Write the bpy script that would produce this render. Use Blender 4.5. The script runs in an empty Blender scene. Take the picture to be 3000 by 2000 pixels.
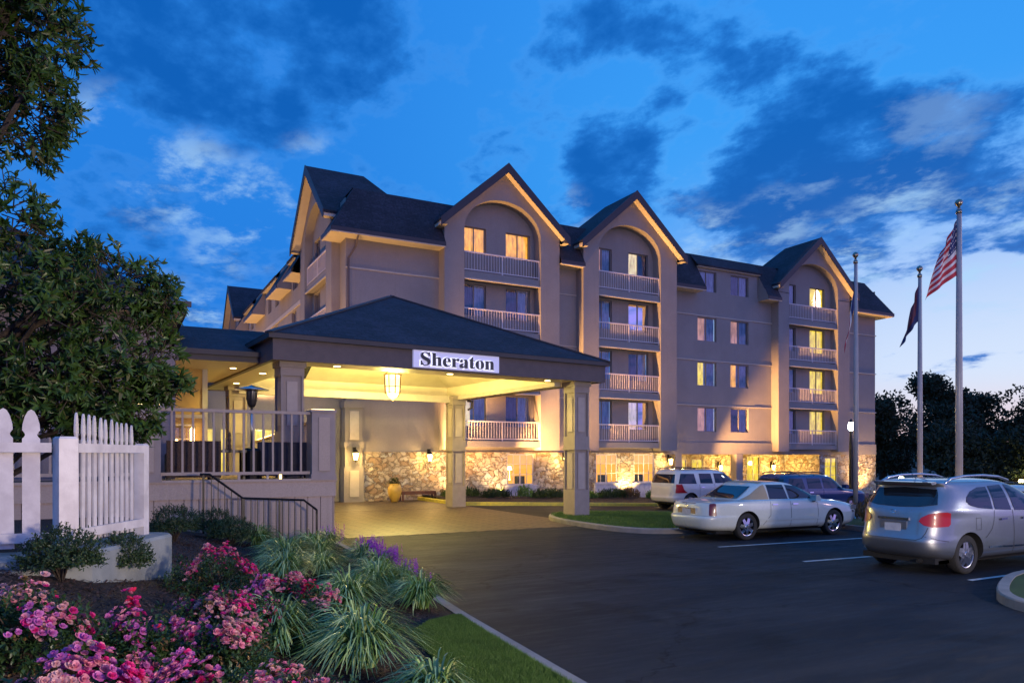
import bpy, bmesh, math, random
from mathutils import Vector, Matrix, noise
from mathutils.bvhtree import BVHTree
from mathutils.geometry import delaunay_2d_cdt
R = math.radians
S = bpy.context.scene
COL = S.collection

# ------------------------------------------------------------------ camera
# world frame: X runs along the hotel front (to the right), Y runs away from the camera, ground Z = 0
cd = bpy.data.cameras.new('camera'); cam = bpy.data.objects.new('camera', cd); COL.objects.link(cam)
S.camera = cam
cam.location = (0, 0, 2.08)
cam.rotation_euler = (R(90), 0, R(-28.2))
cd.sensor_width = 36.0
cd.lens = 36.0 * 1690.0 / 2352.0
cd.shift_x = 0.0
cd.shift_y = 264.0 / 2352.0
cd.clip_start = .05; cd.clip_end = 2000

# ------------------------------------------------------------------ colour management
S.view_settings.view_transform = 'Standard'
S.view_settings.look = 'None'
S.view_settings.gamma = 1
S.view_settings.exposure = 0.12
S.view_settings.use_curve_mapping = False
S.render.engine = 'CYCLES'
S.cycles.use_denoising = True
S.cycles.max_bounces = 6
S.cycles.diffuse_bounces = 3
S.cycles.glossy_bounces = 3
S.cycles.transmission_bounces = 4
S.cycles.transparent_max_bounces = 12
S.cycles.sample_clamp_indirect = 4.0
S.cycles.caustics_reflective = False
S.cycles.caustics_refractive = False

# ------------------------------------------------------------------ sky
SUN_AZ = R(128)      # compass direction the warm low light comes from, from +Y clockwise (behind right)
SUN_EL = R(11)
W = bpy.data.worlds.new('World'); S.world = W
W.use_nodes = True
nt = W.node_tree
nt.nodes.clear()
class NG:
    """tiny helper to wire shader maths"""
    def __init__(s, nt): s.nt = nt
    def n(s, t, **k):
        o = s.nt.nodes.new(t)
        for a, b in k.items(): setattr(o, a, b)
        return o
    def l(s, a, b): s.nt.links.new(a, b)
    def put(s, sock, v):
        if hasattr(v, 'is_linked') or isinstance(v, bpy.types.NodeSocket): s.l(v, sock)
        else: sock.default_value = v
    def m(s, op, a, b=0.0, c=0.0, clamp=False):
        o = s.n('ShaderNodeMath', operation=op); o.use_clamp = clamp
        s.put(o.inputs[0], a); s.put(o.inputs[1], b)
        if op in ('MULTIPLY_ADD', 'SMOOTH_MIN', 'COMPARE'): s.put(o.inputs[2], c)
        return o.outputs[0]
    def mr(s, v, a, b, c=0.0, d=1.0, smooth=True):
        o = s.n('ShaderNodeMapRange'); o.interpolation_type = 'SMOOTHSTEP' if smooth else 'LINEAR'
        s.put(o.inputs[0], v)
        for i, x in enumerate((a, b, c, d)): o.inputs[i + 1].default_value = x
        return o.outputs[0]
    def mix(s, f, a, b, mode='MIX'):
        o = s.n('ShaderNodeMix', data_type='RGBA', blend_type=mode)
        s.put(o.inputs[0], f)
        for i, x in ((6, a), (7, b)):
            if isinstance(x, (tuple, list)): x = (*x[:3], 1)
            s.put(o.inputs[i], x)
        return o.outputs[2]
    def noise(s, vec, scale, detail=4, rough=.5, dist=0.0, dims='3D'):
        o = s.n('ShaderNodeTexNoise'); o.noise_dimensions = dims
        if vec is not None: s.l(vec, o.inputs['Vector'])
        o.inputs['Scale'].default_value = scale; o.inputs['Detail'].default_value = detail
        o.inputs['Roughness'].default_value = rough; o.inputs['Distortion'].default_value = dist
        return o
    def map(s, vec, scale=(1, 1, 1), rot=(0, 0, 0), loc=(0, 0, 0)):
        o = s.n('ShaderNodeMapping'); s.l(vec, o.inputs[0])
        o.inputs['Scale'].default_value = scale; o.inputs['Rotation'].default_value = rot; o.inputs['Location'].default_value = loc
        return o.outputs[0]
g = NG(nt)
out = g.n('ShaderNodeOutputWorld'); bg = g.n('ShaderNodeBackground'); g.l(bg.outputs[0], out.inputs[0])
tc = g.n('ShaderNodeTexCoord'); D = tc.outputs['Generated']
sep = g.n('ShaderNodeSeparateXYZ'); g.l(D, sep.inputs[0])
dx, dy, dz = sep.outputs
def vdot(v):
    o = g.n('ShaderNodeVectorMath', operation='DOT_PRODUCT'); g.l(D, o.inputs[0]); o.inputs[1].default_value = v
    return o.outputs['Value']
def lookdir(px, py):
    """direction of a place in the sky, given in the photograph's 2352-wide grid"""
    r, u = (px - 1176) / 1690, (1048 - py) / 1690
    a = R(28.2)
    v = Vector((math.cos(a) * r + math.sin(a), -math.sin(a) * r + math.cos(a), u)); return v.normalized()
def blob(px, py, rad):
    """soft round region of the sky dome around a direction, rad in degrees"""
    return g.mr(vdot(lookdir(px, py)), math.cos(R(rad)), 1.0)
el = g.m('MAXIMUM', dz, 0.0)
# clear twilight gradient: azure overhead, paler lower, nearly white and pinkish where the sun went down (right)
high = (0.026, 0.265, 0.86); mid = (0.045, 0.35, 0.93); low = (0.33, 0.56, 0.97)
c = g.mix(g.mr(el, .30, .70), mid, high)
right = g.mr(vdot(lookdir(2700, 1048)), .74, 1.0)
c = g.mix(g.mr(el, .36, .0), c, g.mix(g.mr(vdot(lookdir(2700, 1048)), .72, 1.0), (0.015, 0.20, 0.76), low))
left_ = g.mr(vdot(lookdir(-500, 500)), .55, .96)
c = g.mix(g.m('MULTIPLY', left_, .85), c, (0.012, 0.19, 0.72))
c = g.mix(g.m('MULTIPLY', right, g.mr(el, .42, .04)), c, (0.70, 0.80, 0.98))
c = g.mix(g.m('MULTIPLY', right, g.mr(el, .11, .0)), c, (0.86, 0.60, 0.62))
# behind the camera: unseen lavender glow, added to brighten the facade
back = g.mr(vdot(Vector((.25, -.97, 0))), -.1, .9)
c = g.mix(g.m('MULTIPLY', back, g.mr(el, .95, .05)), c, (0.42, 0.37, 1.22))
# cloud layer: noise on a plane overhead
den = g.m('ADD', el, .16)
cu = g.m('DIVIDE', dx, den); cv = g.m('DIVIDE', dy, den)
comb = g.n('ShaderNodeCombineXYZ'); g.l(cu, comb.inputs[0]); g.l(cv, comb.inputs[1])
uv = comb.outputs[0]
uvr = g.map(uv, (1.0, .80, 1), (0, 0, R(-20)), (3.1, .4, 0))
n1 = g.noise(uvr, 1.9, 12, .60, .10).outputs['Fac']
n2 = g.noise(g.map(uv, (1, .8, 1), (0, 0, R(-30)), (7, 3, 2)), 5.0, 10, .62, .1).outputs['Fac']
n3 = g.noise(g.map(uv, (1.1, .9, 1), (0, 0, R(25)), (1, 9, 5)), 4.4, 10, .64, .1).outputs['Fac']
bias = None
def addb(v, k):
    global bias
    t = g.m('MULTIPLY', v, k * .88); bias = t if bias is None else g.m('ADD', bias, t)
for (px, py, rd, k) in ((330, 120, 11, .14), (520, 260, 9, .12), (200, 330, 8, .06), (250, 700, 10, .10), (420, 620, 6, .08), (640, 640, 5, .10), (650, 370, 5, .12), (860, 330, 4.5, .14), (720, 230, 3.5, .12), (960, 170, 4.5, .15), (1130, 375, 4.0, .20), (960, 430, 3, .10),
                        (1330, 60, 4, .17), (1460, 30, 3.5, .14), (1720, 120, 3.5, .20), (1660, 170, 2.2, .12), (1520, 300, 3.2, .22), (1420, 380, 4.5, .20), (1320, 470, 4, .16), (1780, 400, 6, .22), (1960, 330, 6, .20), (2060, 180, 4.5, .16), (2200, 260, 5, .16), (2330, 400, 6, .20),
                        (2120, 480, 5, .16), (1700, 520, 5, .18), (1900, 500, 5, .20), (2100, 560, 4, .14), (2280, 520, 4, .12), (1500, 480, 4, .12), (1220, 230, 2.0, .05),
                        (1060, 60, 6, -.10), (1200, 170, 4, -.10), (1400, 230, 4, -.20), (1600, 60, 4, -.08), (1700, 270, 4, -.18), (2150, 60, 7, -.20), (1850, 60, 5, -.16), (1250, 300, 3, -.14), (1010, 300, 3.5, -.12),
                        (2180, 800, 12, -.34), (2150, 600, 4, -.10), (600, 480, 4.5, -.14), (470, 520, 3, -.12), (760, 460, 3, -.12), (1260, 420, 2.5, -.10)):
    addb(blob(px, py, rd), k)
cl = g.m('ADD', g.m('ADD', g.m('MULTIPLY', g.m('SUBTRACT', n1, .5), 1.9), g.m('ADD', .46, g.m('MULTIPLY', g.m('SUBTRACT', n2, .5), 1.35))), bias)
mask = g.mr(cl, .46, .72)
thick = g.mr(cl, .55, .90)
darkc = g.mix(thick, (0.018, 0.19, 0.66), (0.002, 0.105, 0.46))
c = g.mix(g.m('MULTIPLY', mask, .93), c, darkc)
# pale sunlit wisps along the torn edges of the clouds
edge = g.m('MULTIPLY', g.mr(cl, .40, .50), g.mr(cl, .62, .52))
wb = None
for (px, py, rd, k) in ((440, 430, 4.5, .9), (590, 490, 4.5, 1.), (500, 570, 3, .6), (720, 400, 3.5, .6), (260, 300, 3.5, .7), (340, 460, 3, .5), (380, 700, 3, .6), (470, 740, 3, .9), (1290, 500, 3, .5), (1640, 560, 3.5, .8), (1780, 520, 3.5, .7), (1940, 590, 4, 1.),
                        (2070, 460, 4, .9), (2240, 560, 6, .9), (2330, 500, 5, .7), (1560, 420, 2.5, .4), (1880, 400, 2, .5), (2130, 300, 5, .35)):
    t = g.m('MULTIPLY', blob(px, py, rd), k); wb = t if wb is None else g.m('MAXIMUM', wb, t)
wisp = g.m('MULTIPLY', g.m('MULTIPLY', g.mr(g.m('ADD', n3, g.m('MULTIPLY', g.m('SUBTRACT', n2, .5), .5)), .46, .66), wb), .72)
c = g.mix(g.m('MULTIPLY', edge, .07), c, (0.20, 0.48, 0.95))
c = g.mix(wisp, c, (0.42, 0.68, 0.96))
# a last trace of daylight scatter underneath it all
sk = g.n('ShaderNodeTexSky', sky_type='NISHITA'); sk.sun_disc = False
sk.sun_elevation = R(2); sk.sun_rotation = SUN_AZ
nsk = g.n('ShaderNodeVectorMath', operation='SCALE'); g.l(sk.outputs[0], nsk.inputs[0]); nsk.inputs['Scale'].default_value = .004
add = g.mix(1.0, c, nsk.outputs[0], 'ADD')
below = g.mr(dz, -.02, -.15)
add = g.mix(below, add, (0.01, 0.02, 0.05))
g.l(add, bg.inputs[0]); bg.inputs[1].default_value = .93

# ------------------------------------------------------------------ the one low warm light (lot side / afterglow)
sd = bpy.data.lights.new('sun', 'SUN'); sun = bpy.data.objects.new('sun', sd); COL.objects.link(sun)
sd.energy = .06; sd.angle = R(3); sd.color = (1.0, .60, .55)
sv = Vector((math.sin(SUN_AZ) * math.cos(SUN_EL), math.cos(SUN_AZ) * math.cos(SUN_EL), math.sin(SUN_EL)))
sun.rotation_euler = sv.to_track_quat('Z', 'Y').to_euler()

# ------------------------------------------------------------------ helpers
def tag(o, label=None, cat=None, group=None, kind=None):
    if label: o['label'] = label
    if cat: o['category'] = cat
    if group: o['group'] = group
    if kind: o['kind'] = kind
    return o
def thing(name, label, cat, loc=(0, 0, 0), rz=0, group=None):
    o = bpy.data.objects.new(name, None); COL.objects.link(o)
    o.location = loc; o.rotation_euler = (0, 0, rz); o.empty_display_size = .1
    return tag(o, label, cat, group)
class MB:
    def __init__(s): s.v = []; s.f = []; s.m = []; s.mi = 0
    def add(s, vs, fs):
        b = len(s.v); s.v += [tuple(v) for v in vs]
        for f in fs: s.f.append(tuple(b + i for i in f)); s.m.append(s.mi)
    def quad(s, *p): s.add(p, [tuple(range(len(p)))])
    def box(s, x0, x1, y0, y1, z0, z1):
        s.add([(x0, y0, z0), (x1, y0, z0), (x1, y1, z0), (x0, y1, z0), (x0, y0, z1), (x1, y0, z1), (x1, y1, z1), (x0, y1, z1)],
              [(0, 3, 2, 1), (4, 5, 6, 7), (0, 1, 5, 4), (1, 2, 6, 5), (2, 3, 7, 6), (3, 0, 4, 7)])
    def bar(s, p, q, w, h=None, up=(0, 0, 1)):
        """rectangular bar from p to q"""
        h = h or w; p = Vector(p); q = Vector(q); d = (q - p).normalized(); u = Vector(up)
        if abs(d.dot(u)) > .95: u = Vector((0, 1, 0))
        a = d.cross(u).normalized() * w / 2; b = a.cross(d).normalized() * h / 2
        vs = [p - a - b, p + a - b, p + a + b, p - a + b, q - a - b, q + a - b, q + a + b, q - a + b]
        s.add(vs, [(0, 3, 2, 1), (4, 5, 6, 7), (0, 1, 5, 4), (1, 2, 6, 5), (2, 3, 7, 6), (3, 0, 4, 7)])
    def tube(s, pts, r, n=8, cap=True):
        """round tube through points; r number or list"""
        pts = [Vector(p) for p in pts]; rs = r if isinstance(r, (list, tuple)) else [r] * len(pts)
        vs = []; fs = []; ref = None
        for i, p in enumerate(pts):
            d = (pts[min(i + 1, len(pts) - 1)] - pts[max(i - 1, 0)]).normalized()
            if ref is None:
                ref = Vector((0, 0, 1)) if abs(d.z) < .9 else Vector((1, 0, 0))
            a = d.cross(ref).normalized(); b = a.cross(d).normalized(); ref = b if abs(b.dot(d)) < .9 else ref
            for k in range(n):
                t = 2 * math.pi * k / n; vs.append(p + (a * math.cos(t) + b * math.sin(t)) * rs[i])
        for i in range(len(pts) - 1):
            for k in range(n):
                fs.append((i * n + k, i * n + (k + 1) % n, (i + 1) * n + (k + 1) % n, (i + 1) * n + k))
        if cap: fs.append(tuple(range(n))[::-1]); fs.append(tuple((len(pts) - 1) * n + k for k in range(n)))
        s.add(vs, fs)
    def lathe(s, prof, n=16, c=(0, 0, 0), axis='Z', cap=True):
        """prof list of (radius, height)"""
        vs = []; fs = []
        for r, h in prof:
            for k in range(n):
                t = 2 * math.pi * k / n; a, b = r * math.cos(t), r * math.sin(t)
                if axis == 'Z': vs.append((c[0] + a, c[1] + b, c[2] + h))
                elif axis == 'Y': vs.append((c[0] + a, c[1] + h, c[2] - b))
                else: vs.append((c[0] + h, c[1] + a, c[2] + b))
        for i in range(len(prof) - 1):
            for k in range(n): fs.append((i * n + k, i * n + (k + 1) % n, (i + 1) * n + (k + 1) % n, (i + 1) * n + k))
        if cap: fs.append(tuple(range(n))[::-1]); fs.append(tuple((len(prof) - 1) * n + k for k in range(n)))
        s.add(vs, fs)
    def prism(s, poly, axis, a, b):
        """polygon in the plane across axis, extruded from a to b"""
        def P(u, v, t): return {'X': (t, u, v), 'Y': (u, t, v), 'Z': (u, v, t)}[axis]
        n = len(poly); vs = [P(u, v, a) for u, v in poly] + [P(u, v, b) for u, v in poly]
        s.add(vs, [tuple(range(n))[::-1], tuple(range(n, 2 * n))] + [(i, (i + 1) % n, n + (i + 1) % n, n + i) for i in range(n)])
    def build(s, name, mat, parent=None, smooth=False, world=True, fixn=True):
        me = bpy.data.meshes.new(name)
        me.from_pydata(s.v, [], s.f)
        mats = mat if isinstance(mat, (list, tuple)) else [mat]
        for m in mats: me.materials.append(m)
        if len(mats) > 1: me.polygons.foreach_set('material_index', s.m)
        if smooth: me.polygons.foreach_set('use_smooth', [True] * len(s.f))
        if fixn and len(s.f) < 20000:
            bm = bmesh.new(); bm.from_mesh(me); bmesh.ops.recalc_face_normals(bm, faces=bm.faces); bm.to_mesh(me); bm.free()
        me.update()
        o = bpy.data.objects.new(name, me); COL.objects.link(o)
        if parent:
            o.parent = parent
            if world:
                r = parent
                loc = Vector((0, 0, 0))
                while r: loc += r.location; r = r.parent
                o.location = -loc
        return o
def link_copy(o, parent=None):
    c_ = o.copy(); COL.objects.link(c_); c_.parent = parent
    for ch in [x for x in o.children]: link_copy(ch, c_)
    return c_

# ------------------------------------------------------------------ materials
def mat(name, color=(.5, .5, .5), rough=.6, metal=0, emit=None, estr=1, spec=.5, coat=0):
    m = bpy.data.materials.new(name); m.use_nodes = True
    b = m.node_tree.nodes['Principled BSDF']
    b.inputs['Base Color'].default_value = (*color, 1); b.inputs['Roughness'].default_value = rough
    b.inputs['Metallic'].default_value = metal; b.inputs['Specular IOR Level'].default_value = spec
    b.inputs['Coat Weight'].default_value = coat; b.inputs['Coat Roughness'].default_value = .04
    if emit: b.inputs['Emission Color'].default_value = (*emit, 1); b.inputs['Emission Strength'].default_value = estr
    return m
def nmat(name, fn, rough=.7, **k):
    m = mat(name, rough=rough, **k); q = NG(m.node_tree); b = m.node_tree.nodes['Principled BSDF']
    t = q.n('ShaderNodeTexCoord'); fn(q, b, t.outputs['Object'], t)
    return m
def bump(q, b, h, strength=.5, dist=.01):
    o = q.n('ShaderNodeBump'); o.inputs['Strength'].default_value = strength; o.inputs['Distance'].default_value = dist
    q.l(h, o.inputs['Height']); q.l(o.outputs[0], b.inputs['Normal']); return o
def geopos(q):
    return q.n('ShaderNodeNewGeometry').outputs['Position']
def mottled(name, c1, c2, scale=3, rough=.8, bs=.3, bd=.01, bscale=60, detail=6, **k):
    def fn(q, b, o, t):
        p = geopos(q)
        n = q.noise(p, scale, detail, .6).outputs['Fac']
        q.l(q.mix(q.mr(n, .3, .7), c1, c2), b.inputs['Base Color'])
        bump(q, b, q.noise(p, bscale, 3, .6).outputs['Fac'], bs, bd)
    return nmat(name, fn, rough, **k)
M = {}
def stucco(name, c1, c2):
    def fn(q, b, o, t):
        p = geopos(q)
        n = q.noise(p, .7, 6, .65).outputs['Fac']
        col = q.mix(q.mr(n, .25, .75), c1, c2)
        fine = q.noise(p, 26, 4, .75).outputs['Fac']
        col = q.mix(q.m('MULTIPLY', q.mr(fine, .38, .68), .55), col, tuple(x * .72 for x in c1))
        streak = q.noise(q.map(p, (5, 5, .25)), 1.2, 4, .6).outputs['Fac']
        col = q.mix(q.m('MULTIPLY', q.mr(streak, .52, .75), .22), col, tuple(x * .6 for x in c1))
        q.l(col, b.inputs['Base Color'])
        bump(q, b, fine, .5, .012)
    return nmat(name, fn, .88)
M['stucco'] = stucco('stucco', (.315, .28, .265), (.26, .23, .22))
M['stucco_dark'] = stucco('stucco_dark', (.34, .29, .25), (.29, .245, .21))
M['soffit'] = mottled('soffit', (.62, .53, .42), (.56, .48, .38), 2, .6, .1)
def soffit_lines(q, b, o, t):
    p = geopos(q)
    w = q.n('ShaderNodeTexWave', wave_type='BANDS', bands_direction='Y'); q.l(p, w.inputs[0]); w.inputs['Scale'].default_value = 2.2
    q.l(q.mix(q.mr(w.outputs['Fac'], .0, .2), (.30, .25, .19), (.60, .52, .40)), b.inputs['Base Color'])
    bump(q, b, q.mr(w.outputs['Fac'], 0, .2), .6, .01)
M['soffit_board'] = nmat('soffit_board', soffit_lines, .45)
def shingle(name, c1, c2, ax):
    def fn(q, b, o, t):
        p = geopos(q)
        if ax == 'Y': v = q.map(p, (1, 1, 1), (R(90), 0, 0))       # rows run along X, courses by height
        else: v = q.map(p, (1, 1, 1), (R(90), 0, R(90)))
        s_ = q.n('ShaderNodeSeparateXYZ'); q.l(p, s_.inputs[0])
        cmb = q.n('ShaderNodeCombineXYZ'); q.l(s_.outputs[0 if ax == 'Y' else 1], cmb.inputs[0]); q.l(q.m('MULTIPLY', s_.outputs[2], 1.6), cmb.inputs[1])
        br = q.n('ShaderNodeTexBrick'); q.l(cmb.outputs[0], br.inputs[0])
        br.inputs['Color1'].default_value = (*c1, 1); br.inputs['Color2'].default_value = (*c2, 1); br.inputs['Mortar'].default_value = (c1[0] * .35, c1[1] * .35, c1[2] * .35, 1)
        br.inputs['Scale'].default_value = 1; br.inputs['Brick Width'].default_value = .34; br.inputs['Row Height'].default_value = .15
        br.inputs['Mortar Size'].default_value = .022; br.inputs['Mortar Smooth'].default_value = .2; br.inputs['Bias'].default_value = .1
        n = q.noise(p, 7, 6, .75).outputs['Fac']
        pat = q.noise(p, .6, 4, .6).outputs['Fac']
        c0_ = q.mix(q.m('MULTIPLY', q.mr(pat, .4, .7), .5), br.outputs[0], tuple(x * 1.7 for x in c1))
        q.l(q.mix(q.m('MULTIPLY', q.mr(n, .42, .6), .7), c0_, tuple(x * .3 for x in c1)), b.inputs['Base Color'])
        bump(q, b, q.m('ADD', q.m('MULTIPLY', br.outputs['Fac'], -1), q.m('MULTIPLY', n, .8)), .7, .02)
    return nmat(name, fn, .85)
M['shingle'] = shingle('shingle', (.040, .036, .050), (.018, .017, .026), 'Y')
M['shingle_side'] = shingle('shingle_side', (.040, .036, .050), (.018, .017, .026), 'X')
M['fascia'] = mottled('fascia', (.042, .032, .036), (.032, .026, .030), 3, .5, .1)
M['trim'] = mottled('trim', (.10, .075, .078), (.08, .062, .066), 4, .6, .15)
M['trim_light'] = mottled('trim_light', (.50, .44, .38), (.44, .39, .33), 4, .6, .15)
M['rail'] = mat('rail', (.66, .58, .58), .5)
M['frame'] = mat('frame', (.22, .20, .20), .4)
M['white_paint'] = mottled('white_paint', (.72, .67, .65), (.56, .51, .50), 5, .5, .3, .004, 70)
M['black_iron'] = mat('black_iron', (.015, .014, .014), .35, .6)
M['column'] = mottled('column_paint', (.30, .25, .22), (.26, .215, .19), 4, .6, .15)
M['pier'] = mottled('pier_paint', (.34, .27, .24), (.29, .235, .21), 4, .6, .15)
M['brass'] = mat('brass', (.25, .16, .07), .35, .9)
M['steel'] = mat('steel', (.55, .55, .56), .28, 1)
def stone_fn(q, b, o, t):
    p = geopos(q)
    pn = q.noise(p, 2.6, 5, .6)
    wob = q.n('ShaderNodeVectorMath', operation='MULTIPLY_ADD'); q.l(pn.outputs['Color'], wob.inputs[0]); wob.inputs[1].default_value = (.9, .9, .75)
    q.l(p, wob.inputs[2])
    v = q.map(wob.outputs[0], (2.1, 2.1, 3.3))
    ve = q.n('ShaderNodeTexVoronoi', feature='DISTANCE_TO_EDGE'); q.l(v, ve.inputs['Vector']); ve.inputs['Scale'].default_value = 1.25
    vc = q.n('ShaderNodeTexVoronoi', feature='F1'); q.l(v, vc.inputs['Vector']); vc.inputs['Scale'].default_value = 1.25
    sc = q.n('ShaderNodeSeparateColor'); q.l(vc.outputs['Color'], sc.inputs[0])
    col = q.mix(sc.outputs[0], (.44, .34, .24), (.58, .50, .40))
    col = q.mix(q.m('GREATER_THAN', sc.outputs[1], .8), col, (.36, .25, .16))
    col = q.mix(q.m('GREATER_THAN', sc.outputs[2], .85), col, (.50, .47, .44))
    n = q.noise(p, 12, 5, .7).outputs['Fac']
    col = q.mix(q.m('MULTIPLY', q.mr(n, .4, .7), .4), col, (.26, .20, .15))
    e = q.mr(ve.outputs['Distance'], .004, .034)
    col = q.mix(e, (.085, .065, .048), col)
    q.l(col, b.inputs['Base Color'])
    h = q.m('ADD', q.m('MULTIPLY', q.mr(ve.outputs['Distance'], 0, .14), 1.0), q.m('MULTIPLY', n, .35))
    h = q.m('ADD', h, q.m('MULTIPLY', sc.outputs[1], .4))
    bump(q, b, h, .9, .07)
M['stone'] = nmat('stone', stone_fn, .85)
# ------------------------------------------------------------------ terrain and paving
def sstep(a, b, x):
    t = min(max((x - a) / (b - a), 0), 1); return t * t * (3 - 2 * t)
def gz(X, Y):
    """the lot falls away gently to the far right"""
    return -.034 * min(max(X - 13, 0), 18) * sstep(14, 25, Y)
KP = [(-8, 3.35), (0, 3.45), (5.38, 3.6), (8.4, 3.86), (11.7, 4.24), (16.9, 4.5), (20, 4.6)]
def kx(Y):
    if Y <= KP[0][0]: return KP[0][1]
    for (a, b), (c_, d_) in zip(KP, KP[1:]):
        if Y <= c_:
            return b + (d_ - b) * (Y - a) / (c_ - a)
    return 4.6
def bz(X, Y):
    t = min(max(0, kx(Y) - .15 - X), 4.3); k = 1 - .3 * min(max((Y - 10) / 6, 0), 1)
    return .12 + (.05 * t + .042 * t * t) * k
def asphalt_fn(q, b, o, t):
    p = geopos(q)
    big = q.noise(q.map(p, (.25, .9, 1), (0, 0, R(20))), 1.0, 6, .6).outputs['Fac']
    fine = q.noise(p, 160, 2, .6).outputs['Fac']
    mid_ = q.noise(q.map(p, (.5, 3.2, 1), (0, 0, R(-16))), 2.0, 9, .75).outputs['Fac']
    col = q.mix(q.mr(big, .35, .65), (.008, .011, .016), (.022, .025, .031))
    col = q.mix(q.m('MULTIPLY', q.mr(mid_, .5, .72), .6), col, (.042, .042, .042))
    col = q.mix(q.m('MULTIPLY', q.mr(fine, .52, .75), .5), col, (.085, .083, .08))
    ve = q.n('ShaderNodeTexVoronoi', feature='DISTANCE_TO_EDGE'); q.l(q.map(q.noise(p, .6, 4, .6).outputs['Color'], (3, 3, 3)), ve.inputs['Vector'])
    st = q.noise(p, .55, 3, .5).outputs['Fac']
    col = q.mix(q.m('MULTIPLY', q.mr(st, .60, .66), .6), col, (.006, .007, .009))
    vk = q.n('ShaderNodeTexVoronoi', feature='DISTANCE_TO_EDGE'); wk = q.n('ShaderNodeVectorMath', operation='MULTIPLY_ADD'); q.l(q.noise(p, .8, 5, .7).outputs['Color'], wk.inputs[0]); wk.inputs[1].default_value = (1.6, 1.6, 0); q.l(p, wk.inputs[2]); q.l(wk.outputs[0], vk.inputs['Vector']); vk.inputs['Scale'].default_value = .22
    col = q.mix(q.m('MULTIPLY', q.mr(vk.outputs['Distance'], .006, .002), .8), col, (.004, .005, .006))
    q.l(col, b.inputs['Base Color'])
    q.l(q.mr(mid_, .3, .7, .62, .85), b.inputs['Roughness']); b.inputs['Specular IOR Level'].default_value = .14
    bump(q, b, q.m('ADD', fine, q.m('MULTIPLY', mid_, .5)), .45, .008)
M['asphalt'] = nmat('asphalt', asphalt_fn, .6)
def paver_fn(q, b, o, t):
    p = q.map(geopos(q), (1, 1, 1), (0, 0, R(45)))
    br = q.n('ShaderNodeTexBrick'); q.l(p, br.inputs[0]); br.inputs['Scale'].default_value = 1
    br.inputs['Brick Width'].default_value = .60; br.inputs['Row Height'].default_value = .30; br.inputs['Mortar Size'].default_value = .05
    br.inputs['Color1'].default_value = (.125, .082, .052, 1); br.inputs['Color2'].default_value = (.062, .042, .030, 1); br.inputs['Mortar'].default_value = (.018, .015, .013, 1)
    n = q.noise(geopos(q), 5, 6, .7).outputs['Fac']
    q.l(q.mix(q.m('MULTIPLY', q.mr(n, .35, .7), .5), br.outputs[0], (.05, .035, .028)), b.inputs['Base Color'])
    bump(q, b, q.m('ADD', q.m('MULTIPLY', br.outputs['Fac'], -1), q.m('MULTIPLY', n, .3)), .8, .015)
M['paver'] = nmat('paver', paver_fn, .55)
M['concrete'] = mottled('concrete', (.27, .245, .22), (.19, .175, .16), 2.5, .85, .4, .006, 50)
M['kerb_yellow'] = mottled('kerb_yellow', (.75, .60, .06), (.52, .44, .08), 6, .7, .4, .006, 40)
M['dirt'] = mottled('dirt', (.030, .028, .022), (.045, .042, .032), 2, .95)
M['mulch'] = mottled('mulch', (.030, .016, .014), (.014, .008, .008), 22, .95, 1.0, .05, 30)
def lawn_fn(q, b, o, t):
    p = geopos(q)
    n = q.noise(p, 2.2, 5, .6).outputs['Fac']; f = q.noise(q.map(p, (1, 1, .3)), 90, 3, .7).outputs['Fac']
    col = q.mix(q.mr(n, .3, .7), (.035, .08, .014), (.07, .14, .024))
    q.l(q.mix(q.mr(f, .3, .7), (.018, .04, .008), col), b.inputs['Base Color'])
    bump(q, b, f, .9, .03)
M['lawn'] = nmat('lawn', lawn_fn, .9)
M['line'] = mottled('line', (.62, .62, .60), (.40, .40, .39), 9, .6, .3, .004, 60)

def sheet(name, xs, ys, zf, m, lab=None):
    b = MB(); nx = len(xs)
    b.add([(x, y, zf(x, y)) for y in ys for x in xs],
          [(j * nx + i, j * nx + i + 1, (j + 1) * nx + i + 1, (j + 1) * nx + i) for j in range(len(ys) - 1) for i in range(nx - 1)])
    o = b.build(name, m, smooth=True, fixn=False); o['kind'] = 'structure'
    return o
def rng(a, b, n): return [a + (b - a) * i / n for i in range(n + 1)]
sheet('ground', [-600, -60, -20] + rng(0, 60, 30) + [120, 600], [-120, -30] + rng(-10, 60, 35) + [120, 900], lambda x, y: gz(x, y) - .09, M['dirt'])
sheet('parking_lot', rng(3.3, 75, 60), rng(-12, 45, 57), lambda x, y: gz(x, y), M['asphalt'])
sheet('paved_apron', rng(3.2, 12.9, 6), rng(18.6, 33.4, 8), lambda x, y: gz(x, y) + .006, M['paver'])
b = MB(); b.box(4.75, 12.9, 18.46, 18.6, -.05, .010); b.box(5.4, 12.9, 27.3, 27.42, 0, .011); o = b.build('paving_border', M['paver']); o['kind'] = 'structure'
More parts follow.
